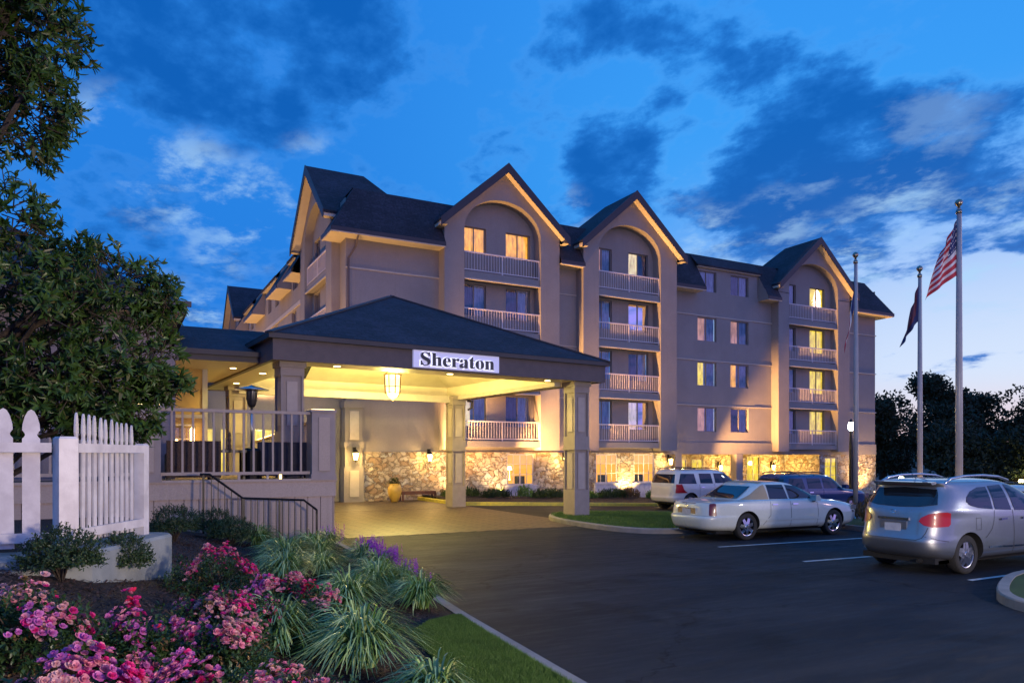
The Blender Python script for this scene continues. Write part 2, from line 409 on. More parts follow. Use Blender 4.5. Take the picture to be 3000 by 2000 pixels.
def kerb(name, pts, w, h, m, zf=gz, closed=False):
    """kerb stone strip; pts on its road side, the strip lies to the left of the walking direction"""
    b = MB(); n = len(pts); ring = []
    for i in range(n):
        p = Vector(pts[i]).to_2d(); q1 = Vector(pts[(i + 1) % n] if closed or i < n - 1 else pts[i]).to_2d(); q0 = Vector(pts[i - 1] if closed or i > 0 else pts[i]).to_2d()
        d = (q1 - q0).normalized(); nn = Vector((-d.y, d.x)); z = zf(p.x, p.y)
        a = p; c_ = p + nn * w
        ring.append([(a.x, a.y, z - .1), (a.x, a.y, z + h - .02), (a.x + nn.x * .02, a.y + nn.y * .02, z + h), (c_.x, c_.y, z + h), (c_.x, c_.y, z - .1)])
    for i in range(n if closed else n - 1):
        r0, r1 = ring[i], ring[(i + 1) % n]
        for k in range(4): b.quad(r0[k], r1[k], r1[k + 1], r0[k + 1])
    if not closed: b.quad(*ring[0]); b.quad(*ring[-1])
    o = b.build(name, m); o['kind'] = 'structure'; return o
kerb('kerb', [(kx(y) , y) for y in rng(-6, 17.55, 48)], .16, .13, M['concrete'], lambda x, y: 0)
xs_ = 22
bb = MB(); ys = rng(-6, 17.65, 60)
rows = []
for y in ys:
    x1 = kx(y) - .16
    rows.append([(x1 - (x1 + 14) * (i / 40) ** 1.6, y) for i in range(41)])
vs = [(x, y, bz(x, y) + .012 * noise.noise((x * 6, y * 6, 0))) for r in rows for x, y in r]
bb.add(vs, [(j * 41 + i + 1, j * 41 + i, (j + 1) * 41 + i, (j + 1) * 41 + i + 1) for j in range(len(ys) - 1) for i in range(40)])
o = bb.build('planting_bed', M['mulch'], smooth=True, fixn=False); o['kind'] = 'structure'
# lawn wedge by the kerb
def lawn_x(y):
    """left edge of the lawn"""
    pts = [(-6, 1.3), (4.6, 2.2), (6.0, 2.55), (7.3, 2.75), (7.9, 3.2), (8.2, 3.69)]
    for (a, b_), (c_, d_) in zip(pts, pts[1:]):
        if y <= c_: return b_ + (d_ - b_) * (y - a) / (c_ - a)
    return 9
b = MB(); ly = rng(-6, 8.15, 60); vs = []
for y in ly:
    x0, x1 = lawn_x(y), kx(y) - .165
    vs += [(x0 + (x1 - x0) * i / 8, y, bz(x0 + (x1 - x0) * i / 8, y) + .022) for i in range(9)]
b.add(vs, [(j * 9 + i, j * 9 + i + 1, (j + 1) * 9 + i + 1, (j + 1) * 9 + i) for j in range(60) for i in range(8)])
o = b.build('lawn', M['lawn'], smooth=True, fixn=False); o['kind'] = 'structure'

def island(name, pts, m_top, w=.16, h=.14, zf=gz, kmat='concrete'):
    kerb(name.replace('_lawn', '') .replace('_bed', '') + '_kerb', pts, w, h, M[kmat], zf, True)
    n = len(pts); inner = []
    for i in range(n):
        p = Vector(pts[i]); d = (Vector(pts[(i + 1) % n]) - Vector(pts[i - 1])).normalized(); inner.append(p + Vector((-d.y, d.x)) * (w - .01))
    ed = [(i, (i + 1) % n) for i in range(n)]
    x0, x1 = min(p.x for p in inner), max(p.x for p in inner); y0, y1 = min(p.y for p in inner), max(p.y for p in inner)
    pts2 = list(inner) + [Vector((x, y)) for x in rng(x0, x1, 12) for y in rng(y0, y1, 12)]
    r = delaunay_2d_cdt(pts2, ed, [], 1, 1e-4)
    b = MB(); b.add([(v.x, v.y, zf(v.x, v.y) + h - .012) for v in r[0]], [tuple(f) for f in r[2]])
    o = b.build(name, m_top, smooth=True); o['kind'] = 'structure'; return o
def smooth_poly(p, it=2):
    for _ in range(it):
        p = [q for i in range(len(p)) for q in ((p[i][0] * .75 + p[(i + 1) % len(p)][0] * .25, p[i][1] * .75 + p[(i + 1) % len(p)][1] * .25),
                                               (p[i][0] * .25 + p[(i + 1) % len(p)][0] * .75, p[i][1] * .25 + p[(i + 1) % len(p)][1] * .75))]
    return p
ISL = smooth_poly([(12.05, 18.0), (12.2, 16.2), (13.0, 15.35), (14.6, 15.25), (19.2, 15.6), (20.0, 17.5), (19.6, 20.5), (18.0, 22.6), (15.2, 22.9), (13.3, 22.0), (12.2, 20.3)])
island('island_lawn', ISL, M['lawn'])
island('pole_island_lawn', smooth_poly([(18.35, 5.2), (18.35, 15.4), (19.2, 16.2), (23.6, 16.2), (24.2, 15.4), (24.2, 5.2)]), M['lawn'])
island('corner_island_lawn', smooth_poly([(12.0, 6.5), (10.9, 5.9), (10.55, 5.1), (11.5, 2.6), (14, .8), (18, .2), (20, 2.5), (19, 5.5), (15.5, 6.95), (13.4, 7.05)]), M['lawn'])
# planter along the hotel: yellow kerb and mulch
PK = [(12.75, 28.3), (13.1, 28.1), (20.0, 25.6), (22.0, 25.9)]
PKC = [(12.75, 29.1), (12.8, 28.4), (13.4, 28.15), (16.6, 28.0), (20.0, 27.9), (24.0, 27.8), (29.0, 28.4), (29.6, 29.6)]
kerb('planter_kerb', [(12.7, 33.3), (12.7, 28.9), (13.1, 28.5), (29.0, 28.4), (29.5, 28.9), (29.5, 33.3)], .2, .15, M['kerb_yellow'])
sheet('planter_bed', rng(12.9, 29.3, 12), rng(28.68, 33.4, 5), lambda x, y: gz(x, y) + .13 + .1 * sstep(28.8, 32, y), M['mulch'])
b = MB()
def strip(p, q, w=.1):
    p, q = Vector(p), Vector(q); d = (q - p).normalized(); n_ = Vector((-d.y, d.x)) * w / 2
    b.add([(v.x, v.y, .008) for v in (p - n_, q - n_, q + n_, p + n_)], [(0, 1, 2, 3)])
strip((12.16, 12.65), (17.8, 12.2)); o = b.build('painted_line', M['line']); o['kind'] = 'structure'
b = MB(); strip((11.96, 10.1), (17.8, 9.65)); o = b.build('painted_line', M['line']); o['kind'] = 'structure'
b = MB(); strip((12.6, 7.25), (17.8, 7.2)); o = b.build('painted_line', M['line']); o['kind'] = 'structure'

# ------------------------------------------------------------------ glass, rooms and curtains
def glass_mat(name, tint=(.10, .12, .14), rough=.02, mixv=.0):
    m = bpy.data.materials.new(name); m.use_nodes = True; t = m.node_tree; t.nodes.clear(); q = NG(t)
    o = q.n('ShaderNodeOutputMaterial'); tr = q.n('ShaderNodeBsdfTransparent'); gl = q.n('ShaderNodeBsdfGlossy'); fr = q.n('ShaderNodeFresnel')
    fr.inputs[0].default_value = 1.6; gl.inputs['Roughness'].default_value = rough; tr.inputs[0].default_value = (*tint, 1)
    mx = q.n('ShaderNodeMixShader'); q.l(q.m('ADD', q.m('MULTIPLY', fr.outputs[0], 1.5), .05, clamp=True), mx.inputs[0]); q.l(tr.outputs[0], mx.inputs[1]); q.l(gl.outputs[0], mx.inputs[2]); q.l(mx.outputs[0], o.inputs[0])
    return m
M['pane'] = glass_mat('pane', (.85, .88, .9))
def curtain(name, c1, c2, emit=0, ecol=(1, .6, .2)):
    def fn(q, b, o, t):
        p = geopos(q); s_ = q.n('ShaderNodeSeparateXYZ'); q.l(p, s_.inputs[0])
        u = q.m('ADD', s_.outputs[0], s_.outputs[1])
        cm = q.n('ShaderNodeCombineXYZ'); q.l(u, cm.inputs[0]); q.l(q.m('MULTIPLY', s_.outputs[2], .15), cm.inputs[1])
        n = q.noise(cm.outputs[0], 9, 4, .6).outputs['Fac']; f = q.mr(n, .3, .7)
        q.l(q.mix(f, c1, c2), b.inputs['Base Color'])
        if emit:
            q.l(q.mix(f, tuple(x * .35 for x in ecol), ecol), b.inputs['Emission Color']); b.inputs['Emission Strength'].default_value = emit
        bump(q, b, n, .6, .05)
    return nmat(name, fn, .9)
M['c_amber'] = curtain('curtain_amber', (.5, .35, .2), (.7, .5, .3), 1.6, (1.0, .42, .02))
M['c_yellow'] = curtain('curtain_yellow', (.6, .5, .3), (.8, .7, .4), 1.4, (1.0, .70, .04))
M['c_peach'] = curtain('curtain_peach', (.6, .4, .35), (.8, .55, .5), .62, (1.0, .46, .30))
M['c_cream'] = curtain('curtain_cream', (.7, .6, .5), (.9, .8, .7), 1.2, (1.0, .76, .40))
M['c_sky_tint'] = curtain('curtain_sky_tint', (.12, .21, .48), (.26, .42, .80), .05, (.35, .45, 1))  # sheer curtain: blue of the reflected sky put into its colour and faint glow
M['c_dark'] = curtain('curtain_dark', (.02, .055, .15), (.07, .16, .38))  # dark curtain tinted with the blue of the reflected sky
M['room_warm'] = mottled('room_warm', (.5, .28, .12), (.35, .18, .08), 1.2)
M['room_warm'].node_tree.nodes['Principled BSDF'].inputs['Emission Color'].default_value = (1, .50, .09, 1)
M['room_warm'].node_tree.nodes['Principled BSDF'].inputs['Emission Strength'].default_value = 1.0
M['lamp_glow'] = mat('lamp_glow', (1, .9, .7), emit=(1.0, .62, .25), estr=9)
M['lamp_white'] = mat('lamp_white', (1, 1, 1), emit=(1, .93, .70), estr=12)

def placer(axis, w):
    """maps (u along wall, d depth into the building, z) to world for a wall at coordinate w"""
    if axis == 'Y': return lambda u, d, z: (u, w + d, z)
    return lambda u, d, z: (w + d, u, z)
def pbox(b, P, u0, u1, d0, d1, z0, z1):
    p, q = P(u0, d0, z0), P(u1, d1, z1)
    b.box(min(p[0], q[0]), max(p[0], q[0]), min(p[1], q[1]), max(p[1], q[1]), z0, z1)
def wall_open(b, P, u0, u1, z0, z1, ops, depth=.16, lip=True):
    """front skin of a wall with rectangular openings and their reveals"""
    us = sorted({u0, u1, *[x for o_ in ops for x in o_[:2] if u0 < x < u1]}); zs = sorted({z0, z1, *[x for o_ in ops for x in o_[2:4] if z0 < x < z1]})
    for a, c_ in zip(us, us[1:]):
        for e, f_ in zip(zs, zs[1:]):
            um, zm = (a + c_) / 2, (e + f_) / 2
            if any(o_[0] < um < o_[1] and o_[2] < zm < o_[3] for o_ in ops): continue
            b.quad(P(a, 0, e), P(c_, 0, e), P(c_, 0, f_), P(a, 0, f_))
    for o_ in ops:
        a, c_, e, f_ = o_[:4]
        b.quad(P(a, 0, e), P(a, 0, f_), P(a, depth, f_), P(a, depth, e)); b.quad(P(c_, 0, e), P(c_, depth, e), P(c_, depth, f_), P(c_, 0, f_))
        b.quad(P(a, 0, f_), P(c_, 0, f_), P(c_, depth, f_), P(a, depth, f_)); b.quad(P(a, 0, e), P(a, depth, e), P(c_, depth, e), P(c_, 0, e))
def window(par, P, u0, u1, z0, z1, panels, grid=None, depth=.10, fm='frame', name='window', fw=.045):
    """one window: frame, pane of glass, curtain behind. panels = [(fraction0, fraction1, material key)]"""
    b = MB(); d0, d1 = depth, depth + .05
    for a, c_ in ((u0, u0 + fw), (u1 - fw, u1)): pbox(b, P, a, c_, d0, d1, z0, z1)
    pbox(b, P, u0 + fw, u1 - fw, d0, d1, z0, z0 + fw); pbox(b, P, u0 + fw, u1 - fw, d0, d1, z1 - fw, z1)
    if grid:
        nc, nr = grid
        for i in range(1, nc):
            u = u0 + (u1 - u0) * i / nc; w_ = .03 if i * 2 == nc else .014; pbox(b, P, u - w_, u + w_, d0 + .004, d1 - .004, z0 + fw, z1 - fw)
        for i in range(1, nr):
            z = z0 + (z1 - z0) * i / nr; pbox(b, P, u0 + fw, u1 - fw, d0 + .008, d1 - .008, z - .013, z + .013)
    else:
        um = (u0 + u1) / 2; pbox(b, P, um - .025, um + .025, d0 - .01, d1 - .002, z0 + fw, z1 - fw)
    w = b.build(name, M[fm], par)
    b = MB(); b.quad(P(u0 + .02, d0 + .025, z0 + .02), P(u1 - .02, d0 + .025, z0 + .02), P(u1 - .02, d0 + .025, z1 - .02), P(u0 + .02, d0 + .025, z1 - .02))
    b.build('pane', M['pane'], w)
    for f0, f1, mk in panels:
        if mk is None: continue
        b = MB(); a, c_ = u0 + (u1 - u0) * f0, u0 + (u1 - u0) * f1; n = max(4, int((c_ - a) / .035)); vs = []
        for i in range(n + 1):
            t = a + (c_ - a) * i / n; dd = d1 + .10 + .022 * math.sin(i * 1.7 + a * 9)
            vs += [P(t, dd, z0 - .03), P(t, dd, z1 + .03)]
        b.add(vs, [(2 * i, 2 * i + 2, 2 * i + 3, 2 * i + 1) for i in range(n)])
        b.build('curtain', M[mk], w, smooth=True)
    return w
FL = [2.85, 5.62, 8.39, 11.16]
def railing(par, P, u0, u1, zf, d=.06, top=1.0, name='balcony_railing'):
    b = MB(); pbox(b, P, u0, u1, d, d + .06, zf + top - .06, zf + top); pbox(b, P, u0, u1, d + .01, d + .05, zf + .09, zf + .13)
    n = int((u1 - u0) / .15)
    for i in range(1, n):
        u = u0 + (u1 - u0) * i / n; pbox(b, P, u - .010, u + .010, d + .02, d + .04, zf + .13, zf + top - .06)
    for u in (u0 + .03, (u0 + u1) / 2, u1 - .03): pbox(b, P, u - .025, u + .025, d + .004, d + .056, zf, zf + top - .06)
    return b.build(name, M['rail'], par)
HOTEL = thing('hotel_building', 'long four storey stucco hotel with steep gables, arches and fieldstone ground floor', 'hotel', (9.24, 33.4, 0))
H = HOTEL

def gable_block(P, u0, u1, o0, o1, spring, crown, peak, ze_half, d_front, zb=2.4, ridge_len=3.0, roofax='Y', over=.45, back=5.2, rooms=None, solid=True):
    """arched, gabled bay standing d_front proud of the wall (P depth 0 = wall; negative is outward)"""
    uc = (u0 + u1) / 2; sl = (peak - .38 - spring_gable(peak, u0, u1)) / ((u1 - u0) / 2)
    F = -d_front
    b = MB()
    for a, c_ in ((u0, o0), (o1, u1)):
        pbox(b, P, a, c_, F, .0, zb, spring)
    # spandrel above the spring line
    N = 28; oc = (o0 + o1) / 2; ow = (o1 - o0) / 2
    def ztop(u): return peak - .30 - SL * abs(u - uc)
    def zar(u):
        t = (u - oc) / ow
        return spring + (crown - spring) * math.sqrt(max(0, 1 - t * t)) if abs(t) < 1 else spring
    us = sorted(set([u0, uc, u1] + [oc - ow * math.cos(math.pi * i / N) for i in range(N + 1)]))
    for a, c_ in zip(us, us[1:]):
        b.quad(P(a, F, zar(a)), P(c_, F, zar(c_)), P(c_, F, ztop(c_)), P(a, F, ztop(a)))
    for a in (u0, u1): b.quad(P(a, F, spring), P(a, 0, spring), P(a, 0, ztop(a)), P(a, F, ztop(a)))
    wl = b.build('gable_wall', M['stucco'], H)
    b = MB()
    for i in range(N):
        a, c_ = oc - ow * math.cos(math.pi * i / N), oc - ow * math.cos(math.pi * (i + 1) / N)
        b.quad(P(a, F + .002, zar(a)), P(c_, F + .002, zar(c_)), P(c_, .0, zar(c_)), P(a, .0, zar(a)))
    b.build('arch_reveal', M['stucco'], H, smooth=True)
    # roof
    hw = (u1 - u0) / 2 + .38; ze = peak - SL * hw; f0 = F - over
    A, B = P(uc, f0, peak), P(uc, f0 + ridge_len, peak)
    C1, C2 = P(uc - hw, f0, ze), P(uc + hw, f0, ze); E1, E2 = P(uc - hw, f0 + back, ze), P(uc + hw, f0 + back, ze)
    t = .14
    def dn(p): return (p[0], p[1], p[2] - t)
    b = MB()
    b.add([A, B, C1, C2, E1, E2, dn(A), dn(B), dn(C1), dn(C2), dn(E1), dn(E2)],
          [(0, 2, 4, 1), (0, 1, 5, 3), (1, 4, 5), (6, 7, 10, 8), (6, 9, 11, 7), (2, 8, 10, 4), (3, 5, 11, 9), (0, 6, 8, 2), (0, 3, 9, 6)])
    b.build('gable_roof', M['shingle_side' if roofax == 'Y' else 'shingle'], H)
    # barge boards with a pale soffit behind them
    b = MB()
    for s_, Cx in ((-1, C1), (1, C2)):
        u_e = uc + s_ * (hw - .01)
        for (dd0, dd1, zz0, zz1) in ((f0 - .05, f0 - .003, -.40, .03),):
            vs = []
            for dd in (dd0, dd1):
                vs += [P(uc, dd, peak + zz1), P(u_e, dd, ze + zz1), P(u_e, dd, ze + zz0), P(uc, dd, peak + zz0 - .05)]
            b.add(vs, [(0, 1, 2, 3), (4, 7, 6, 5), (0, 4, 5, 1), (1, 5, 6, 2), (2, 6, 7, 3), (3, 7, 4, 0)])
    b.build('bargeboard', M['fascia'], H)
    b = MB()
    for s_ in (-1, 1):
        u_e = uc + s_ * (hw - .02)
        vs = [P(uc, f0 + .004, peak - .36), P(u_e, f0 + .004, ze - .28), P(u_e, F + .01, ze - .28), P(uc, F + .01, peak - .36)]
        b.quad(*vs)
        vs2 = [P(u_e, f0 + .004, ze - .28), P(u_e, f0 + .004, ze + .0), P(u_e, F + 1.2, ze + .0), P(u_e, F + 1.2, ze - .28)]
        b.quad(*vs2)
        b.quad(P(u_e, F + 1.2, ze - .28), P(u_e, f0 + .004, ze - .28), P(uc + s_ * (u1 - u0) / 2, f0 + .004, ze - .28), P(uc + s_ * (u1 - u0) / 2, F + 1.2, ze - .28))
    b.build('gable_soffit', M['soffit'], H)
    # balconies
    for i, zf in enumerate(FL):
        b = MB(); pbox(b, P, o0, o1, F + .10, .0, zf - (.36 if i else .30), zf)
        if i == 3: pass
        bl = b.build('balcony', M['stucco'], H)
        railing(bl, P, o0, o1, zf, F + .12)
        b = MB()
        if i: pbox(b, P, o0, o1, F + .02, F + .10, zf - .40, zf - .34); b.build('balcony_trim', M['trim_light'], bl)
def spring_gable(peak, u0, u1): return peak - .38 - SL * (u1 - u0) / 2
SL = .884
PF = placer('Y', 33.4); PM = placer('Y', 34.5); PS = placer('X', 9.24)
def pw(keys):
    """window curtain layouts"""
    return {'A': [(0, .98, 'c_amber')], 'Y': [(0, 1, 'c_yellow')], 'B': [(0, .5, 'c_dark'), (.5, 1, 'c_sky_tint')], 'S': [(0, 1, 'c_sky_tint')],
            'P': [(0, .5, 'c_peach'), (.5, 1, 'c_sky_tint')], 'L': [(0, .45, 'c_yellow'), (.45, 1, 'c_sky_tint')], 'C': [(0, .6, 'c_cream'), (.6, 1, 'c_dark')],
            'D': [(0, 1, 'c_dark')], 'K': [(0, .4, 'c_cream'), (.4, 1, 'c_sky_tint')], 'Q': [(0, .42, 'c_amber'), (.42, 1, 'c_sky_tint')]}[keys]
# front windows: (placer, list of openings with layout)
g1x = ((15.12, 16.42), (17.55, 18.98)); g2x = ((22.95, 24.2), (25.35, 26.75)); g3x = ((38.95, 40.1), (41.45, 42.95))
layF = {0: [g1x, ('AA', 'BB', 'BB', 'KB')], 1: [g2x, ('PC', 'BB', 'BB', 'BC')], 2: [g3x, ('BY', 'BY', 'BY', 'BY')]}
opsF, opsM = [], []
for gi, (xs2, lay) in layF.items():
    for r, code in enumerate(lay):
        zf = FL[3 - r]
        for (a, c_), k in zip(xs2, code):
            (opsM if gi == 2 else opsF).append((a, c_, zf + .72 if r else zf + .86, zf + 2.32 if r else zf + 2.4, k))
midx = ((31.45, 33.0), (34.2, 35.75))
for r, (code, z0, z1) in enumerate((('SB', 11.98, 13.55), ('PP', 9.22, 10.68), ('LQ', 6.45, 7.92), ('PB', 3.62, 5.12))):
    for (a, c_), k in zip(midx, code): opsM.append((a, c_, z0, z1, k))
gf = [(17.55, 19.15), (23.05, 24.5), (25.65, 27.1)]
def tympanum(b, P, o0, o1, crown):
    oc, ow = (o0 + o1) / 2, (o1 - o0) / 2; f = math.sqrt(max(0, 1 - ((13.88 - 13.2) / (crown - 13.2)) ** 2)) * ow
    us = rng(oc - f, oc + f, 20); z = lambda u: 13.2 + (crown - 13.2) * math.sqrt(max(0, 1 - ((u - oc) / ow) ** 2)) + .03
    for a, c_ in zip(us, us[1:]): b.quad(P(a, 0, 13.9), P(c_, 0, 13.9), P(c_, 0, max(13.9, z(c_))), P(a, 0, max(13.9, z(a))))
b = MB()
wall_open(b, PF, 9.24, 28.3, 2.3, 12.3, [o_ for o_ in opsF if o_[3] < 12.3])
for a, c_, gi in ((14.4, 19.9, 0), (22.4, 27.7, 1)):
    wall_open(b, PF, a, c_, 12.3, 13.9, [o_ for o_ in opsF if o_[2] > 11.9 and a < o_[0] < c_])
    tympanum(b, PF, *((14.9, 19.22, 14.87) if gi == 0 else (22.85, 27.08, 14.8)))
b.quad((9.24, 33.4, 0), (9.24, 33.4, 14), (9.24, 34.34, 14), (9.24, 34.34, 0))
b.build('front_wall', M['stucco'], H)
# upper-row openings start just under 12.3, so rebuild that strip cleanly
b = MB()
wall_open(b, PM, 28.3, 48.3, 2.95, 12.3, [o_ for o_ in opsM if o_[3] < 12.3])
wall_open(b, PM, 31.4, 36.55, 12.3, 13.80, [o_ for o_ in opsM if o_[2] > 11.5 and o_[0] < 37])
wall_open(b, PM, 38.2, 44.3, 12.3, 13.9, [o_ for o_ in opsM if o_[2] > 11.5 and o_[0] > 37])
tympanum(b, PM, 38.78, 43.55, 14.95)
b.quad((28.3, 33.4, -.7), (28.3, 33.4, 14), (28.3, 34.5, 14), (28.3, 34.5, -.7))
b.quad((48.3, 34.5, -.7), (48.3, 34.5, 14), (48.3, 50, 14), (48.3, 50, -.7))
b.build('recessed_wall', M['stucco'], H)
for o_ in opsF: window(H, PF, *o_[:4], pw(o_[4]))
for o_ in opsM: window(H, PM, *o_[:4], pw(o_[4]))
# storey bands: shallow projecting courses
def band(P, u0, u1, d, z0, z1):
    b = MB(); pbox(b, P, u0, u1, d, 0, z0, z1); b.build('storey_band', M['trim_light'], H)
band(PF, 9.22, 13.85, -.05, 10.75, 10.81)
for z in (10.78, 8.02, 5.24):
    band(PF, 20.35, 21.85, -.04, z - .04, z)
    for u0, u1, d in ((28.3, 31.1, -.06), (36.1, 37.8, -.06), (44.75, 48.36, -.06), (31.1, 36.1, -.035)): band(PM, u0, u1, d, z - .03, z + .03)
# ground floor: stone with white window bays
b = MB()
ops = [(a, c_, .62, 2.22) for a, c_ in gf]
wall_open(b, placer('Y', 33.30), 9.9, 28.35, -1.0, 2.3, ops, .1)
b.quad((9.9, 33.30, 2.3), (28.35, 33.30, 2.3), (28.35, 33.4, 2.3), (9.9, 33.4, 2.3))
b.build('stone_base', M['stone'], H)
for a, c_ in gf:
    w = window(H, placer('Y', 33.30), a, c_, .62, 2.22, [], (4, 3), .04, 'white_paint', 'window', .06)
    b = MB(); b.box(a - .12, c_ + .12, 33.235, 33.298, -.6, .56); b.box(a - .14, c_ + .14, 33.19, 33.32, .56, .62)
    for u in rng(a, c_, 4): b.box(u - .02, u + .02, 33.222, 33.235, -.6, .55)
    b.build('sill_panel', M['white_paint'], w)
    b = MB(); b.quad((a - .8, 35.6, .3), (c_ + .8, 35.6, .3), (c_ + .8, 35.6, 2.5), (a - .8, 35.6, 2.5))
    b.quad((a - .8, 33.5, .3), (a - .8, 35.6, .3), (a - .8, 35.6, 2.5), (a - .8, 33.5, 2.5)); b.quad((c_ + .8, 33.5, .3), (c_ + .8, 35.6, .3), (c_ + .8, 35.6, 2.5), (c_ + .8, 33.5, 2.5))
    b.quad((a - .8, 33.5, 2.5), (c_ + .8, 33.5, 2.5), (c_ + .8, 35.6, 2.5), (a - .8, 35.6, 2.5)); b.quad((a - .8, 33.5, .3), (c_ + .8, 33.5, .3), (c_ + .8, 35.6, .3), (a - .8, 35.6, .3))
    b.build('room', M['room_warm'], w)
    b = MB(); cx_ = a + .38 * (c_ - a); b.box(cx_ - .35, cx_ + .05, 35.5, 35.56, 1.25, 1.95); b.box(a, a + .55, 34.2, 34.6, .3, 1.15); b.box(c_ - .5, c_ - .1, 34.1, 34.5, .3, 1.05); b.build('furniture', M['c_dark'], w)
    b = MB(); b.lathe([(.05, 0), (.13, .02), (.08, .22), (.02, .23)], 12, (c_ - .75, 34.6, 1.35)); b.lathe([(.06, -.5), (.02, -.4), (.015, 0)], 8, (c_ - .75, 34.6, 1.33)); b.build('table_lamp', M['lamp_glow'], w)
# covered porch at the right: beam, columns, stone inside
b = MB()
b.box(28.35, 48.32, 34.42, 34.62, 2.22, 2.95)
b.box(34.6, 35.15, 34.40, 34.9, -.8, 2.22); b.box(29.6, 30.1, 34.40, 34.9, -.8, 2.22)
b.build('porch_beam', M['stucco'], H)
b = MB(); b.quad((28.35, 34.6, 2.24), (42.3, 34.6, 2.24), (42.3, 37.6, 2.24), (28.35, 37.6, 2.24)); b.build('porch_ceiling', M['soffit'], H)
b = MB(); wall_open(b, placer('Y', 37.4), 28.35, 42.4, -.9, 2.3, [(32.4, 33.2, .6, 1.9), (33.6, 34.6, .6, 1.9), (38.6, 39.9, .2, 2.1)], .1)
b.quad((42.35, 34.45, -.9), (42.35, 34.45, 2.22), (42.35, 37.4, 2.22), (42.35, 37.4, -.9))
wall_open(b, placer('Y', 34.44), 42.35, 48.3, -.9, 2.22, [(42.9, 44.2, .2, 2.0)], .1)
b.quad((48.3, 34.44, -.9), (48.3, 34.44, 2.22), (48.3, 40, 2.22), (48.3, 40, -.9))
b.build('stone_base', M['stone'], H)
for a, c_, e, f_, y in ((32.4, 33.2, .6, 1.9, 37.4), (33.6, 34.6, .6, 1.9, 37.4), (38.6, 39.9, .2, 2.1, 37.4), (42.9, 44.2, .2, 2.0, 34.44)):
    window(H, placer('Y', y), a, c_, e, f_, [(0, 1, 'c_yellow')], (2, 3), .04, 'white_paint', 'window', .05)
# soffit under the bays' overhang
gable_block(PF, 13.85, 20.35, 14.9, 19.22, 13.2, 14.87, 16.6, 0, .7)
gable_block(PF, 21.85, 28.25, 22.85, 27.08, 13.2, 14.8, 16.6, 0, .7)
gable_block(PM, 37.8, 44.75, 38.78, 43.55, 13.2, 14.95, 16.65, 0, .6)
gable_block(PS, 34.33, 41.0, 35.4, 39.95, 13.2, 14.9, 16.75, 0, .42, roofax='X')
gable_block(PS, 64.0, 70.6, 65.1, 69.5, 13.2, 14.9, 16.75, 0, .42, roofax='X')
# left flank wall
b = MB()
sideops = []
for y in (41.7, 44.0, 49.6, 51.6, 58.9, 61.0):
    for zf in FL[:3]: sideops.append((y, y + 1.3, zf + .75, zf + 2.3))
for y in (43.65, 49.2, 51.8, 59.3, 61.4): sideops.append((y, y + 1.3, 11.95, 13.3))
so_lo = [o_ for o_ in sideops if o_[3] < 11.5]; so_hi = [o_ for o_ in sideops if o_[3] > 11.5]
wall_open(b, PS, 41.0, 64.0, -.2, 11.8, so_lo); wall_open(b, PS, 41.0, 64.0, 11.8, 14.0, so_hi)
for a, c_ in ((34.33, 41.0), (64.0, 70.6)):
    ops = []
    for zf in FL: ops += [(a + 1.5, a + 2.8, zf + .75, zf + 2.3), (a + 3.9, a + 5.2, zf + .75, zf + 2.3)]
    wall_open(b, PS, a, c_, -.2, 13.6, ops)
    b.quad(PS(a + .9, 0, 13.6), PS(c_ - .9, 0, 13.6), PS(c_ - 1.7, 0, 14.9), PS(a + 1.7, 0, 14.9))
    for o_ in ops: window(H, PS, *o_[:4], pw('B'))
for i, o_ in enumerate(sideops): window(H, PS, *o_[:4], pw('SBP'[i % 3]))
b.build('side_wall', M['stucco'], H)
# mansard roof pieces
def mansard(P, u0, u1, end0='cheek', end1='cheek', out=.88, zt=14.65, ax='Y', gut=True):
    zb = 12.12; ti = .5
    e0 = u0 - out if end0 == 'hip' else u0; e1 = u1 + out if end1 == 'hip' else u1
    t0 = u0 + ti if end0 == 'hip' else u0; t1 = u1 - ti if end1 == 'hip' else u1
    b = MB(); b.quad(P(e0, -out, zb + .2), P(e1, -out, zb + .2), P(t1, ti, zt), P(t0, ti, zt))
    mr_ = b.build('mansard_roof', M['shingle' if ax == 'Y' else 'shingle_side'], H)
    b = MB()
    pbox(b, P, e0, e1, -out - .03, -out + .012, zb + .02, zb + .21)
    b.build('fascia', M['fascia'], H)
    b = MB(); b.quad(P(e0, -out + .014, zb), P(e1, -out + .014, zb), P(u1, 0, zb), P(u0, 0, zb))
    pbox(b, P, e0, e1, -out - .01, -out + .05, zb - .03, zb + .02)
    b.build('soffit', M['soffit'], H)
    for kind_, u in ((end0, u0), (end1, u1)):
        if kind_ == 'cheek': b = MB(); b.quad(P(u, -out + .02, zb), P(u, -out + .02, zb + .2), P(u, ti, zt - .02), P(u, ti, zb)); b.build('roof_cheek', M['stucco'], H)
mansard(PF, 9.24, 13.85, 'hip', 'none')
mansard(PS, 33.4, 34.33, 'hip', 'none', ax='X')
mansard(PF, 20.35, 21.85, 'none', 'none')
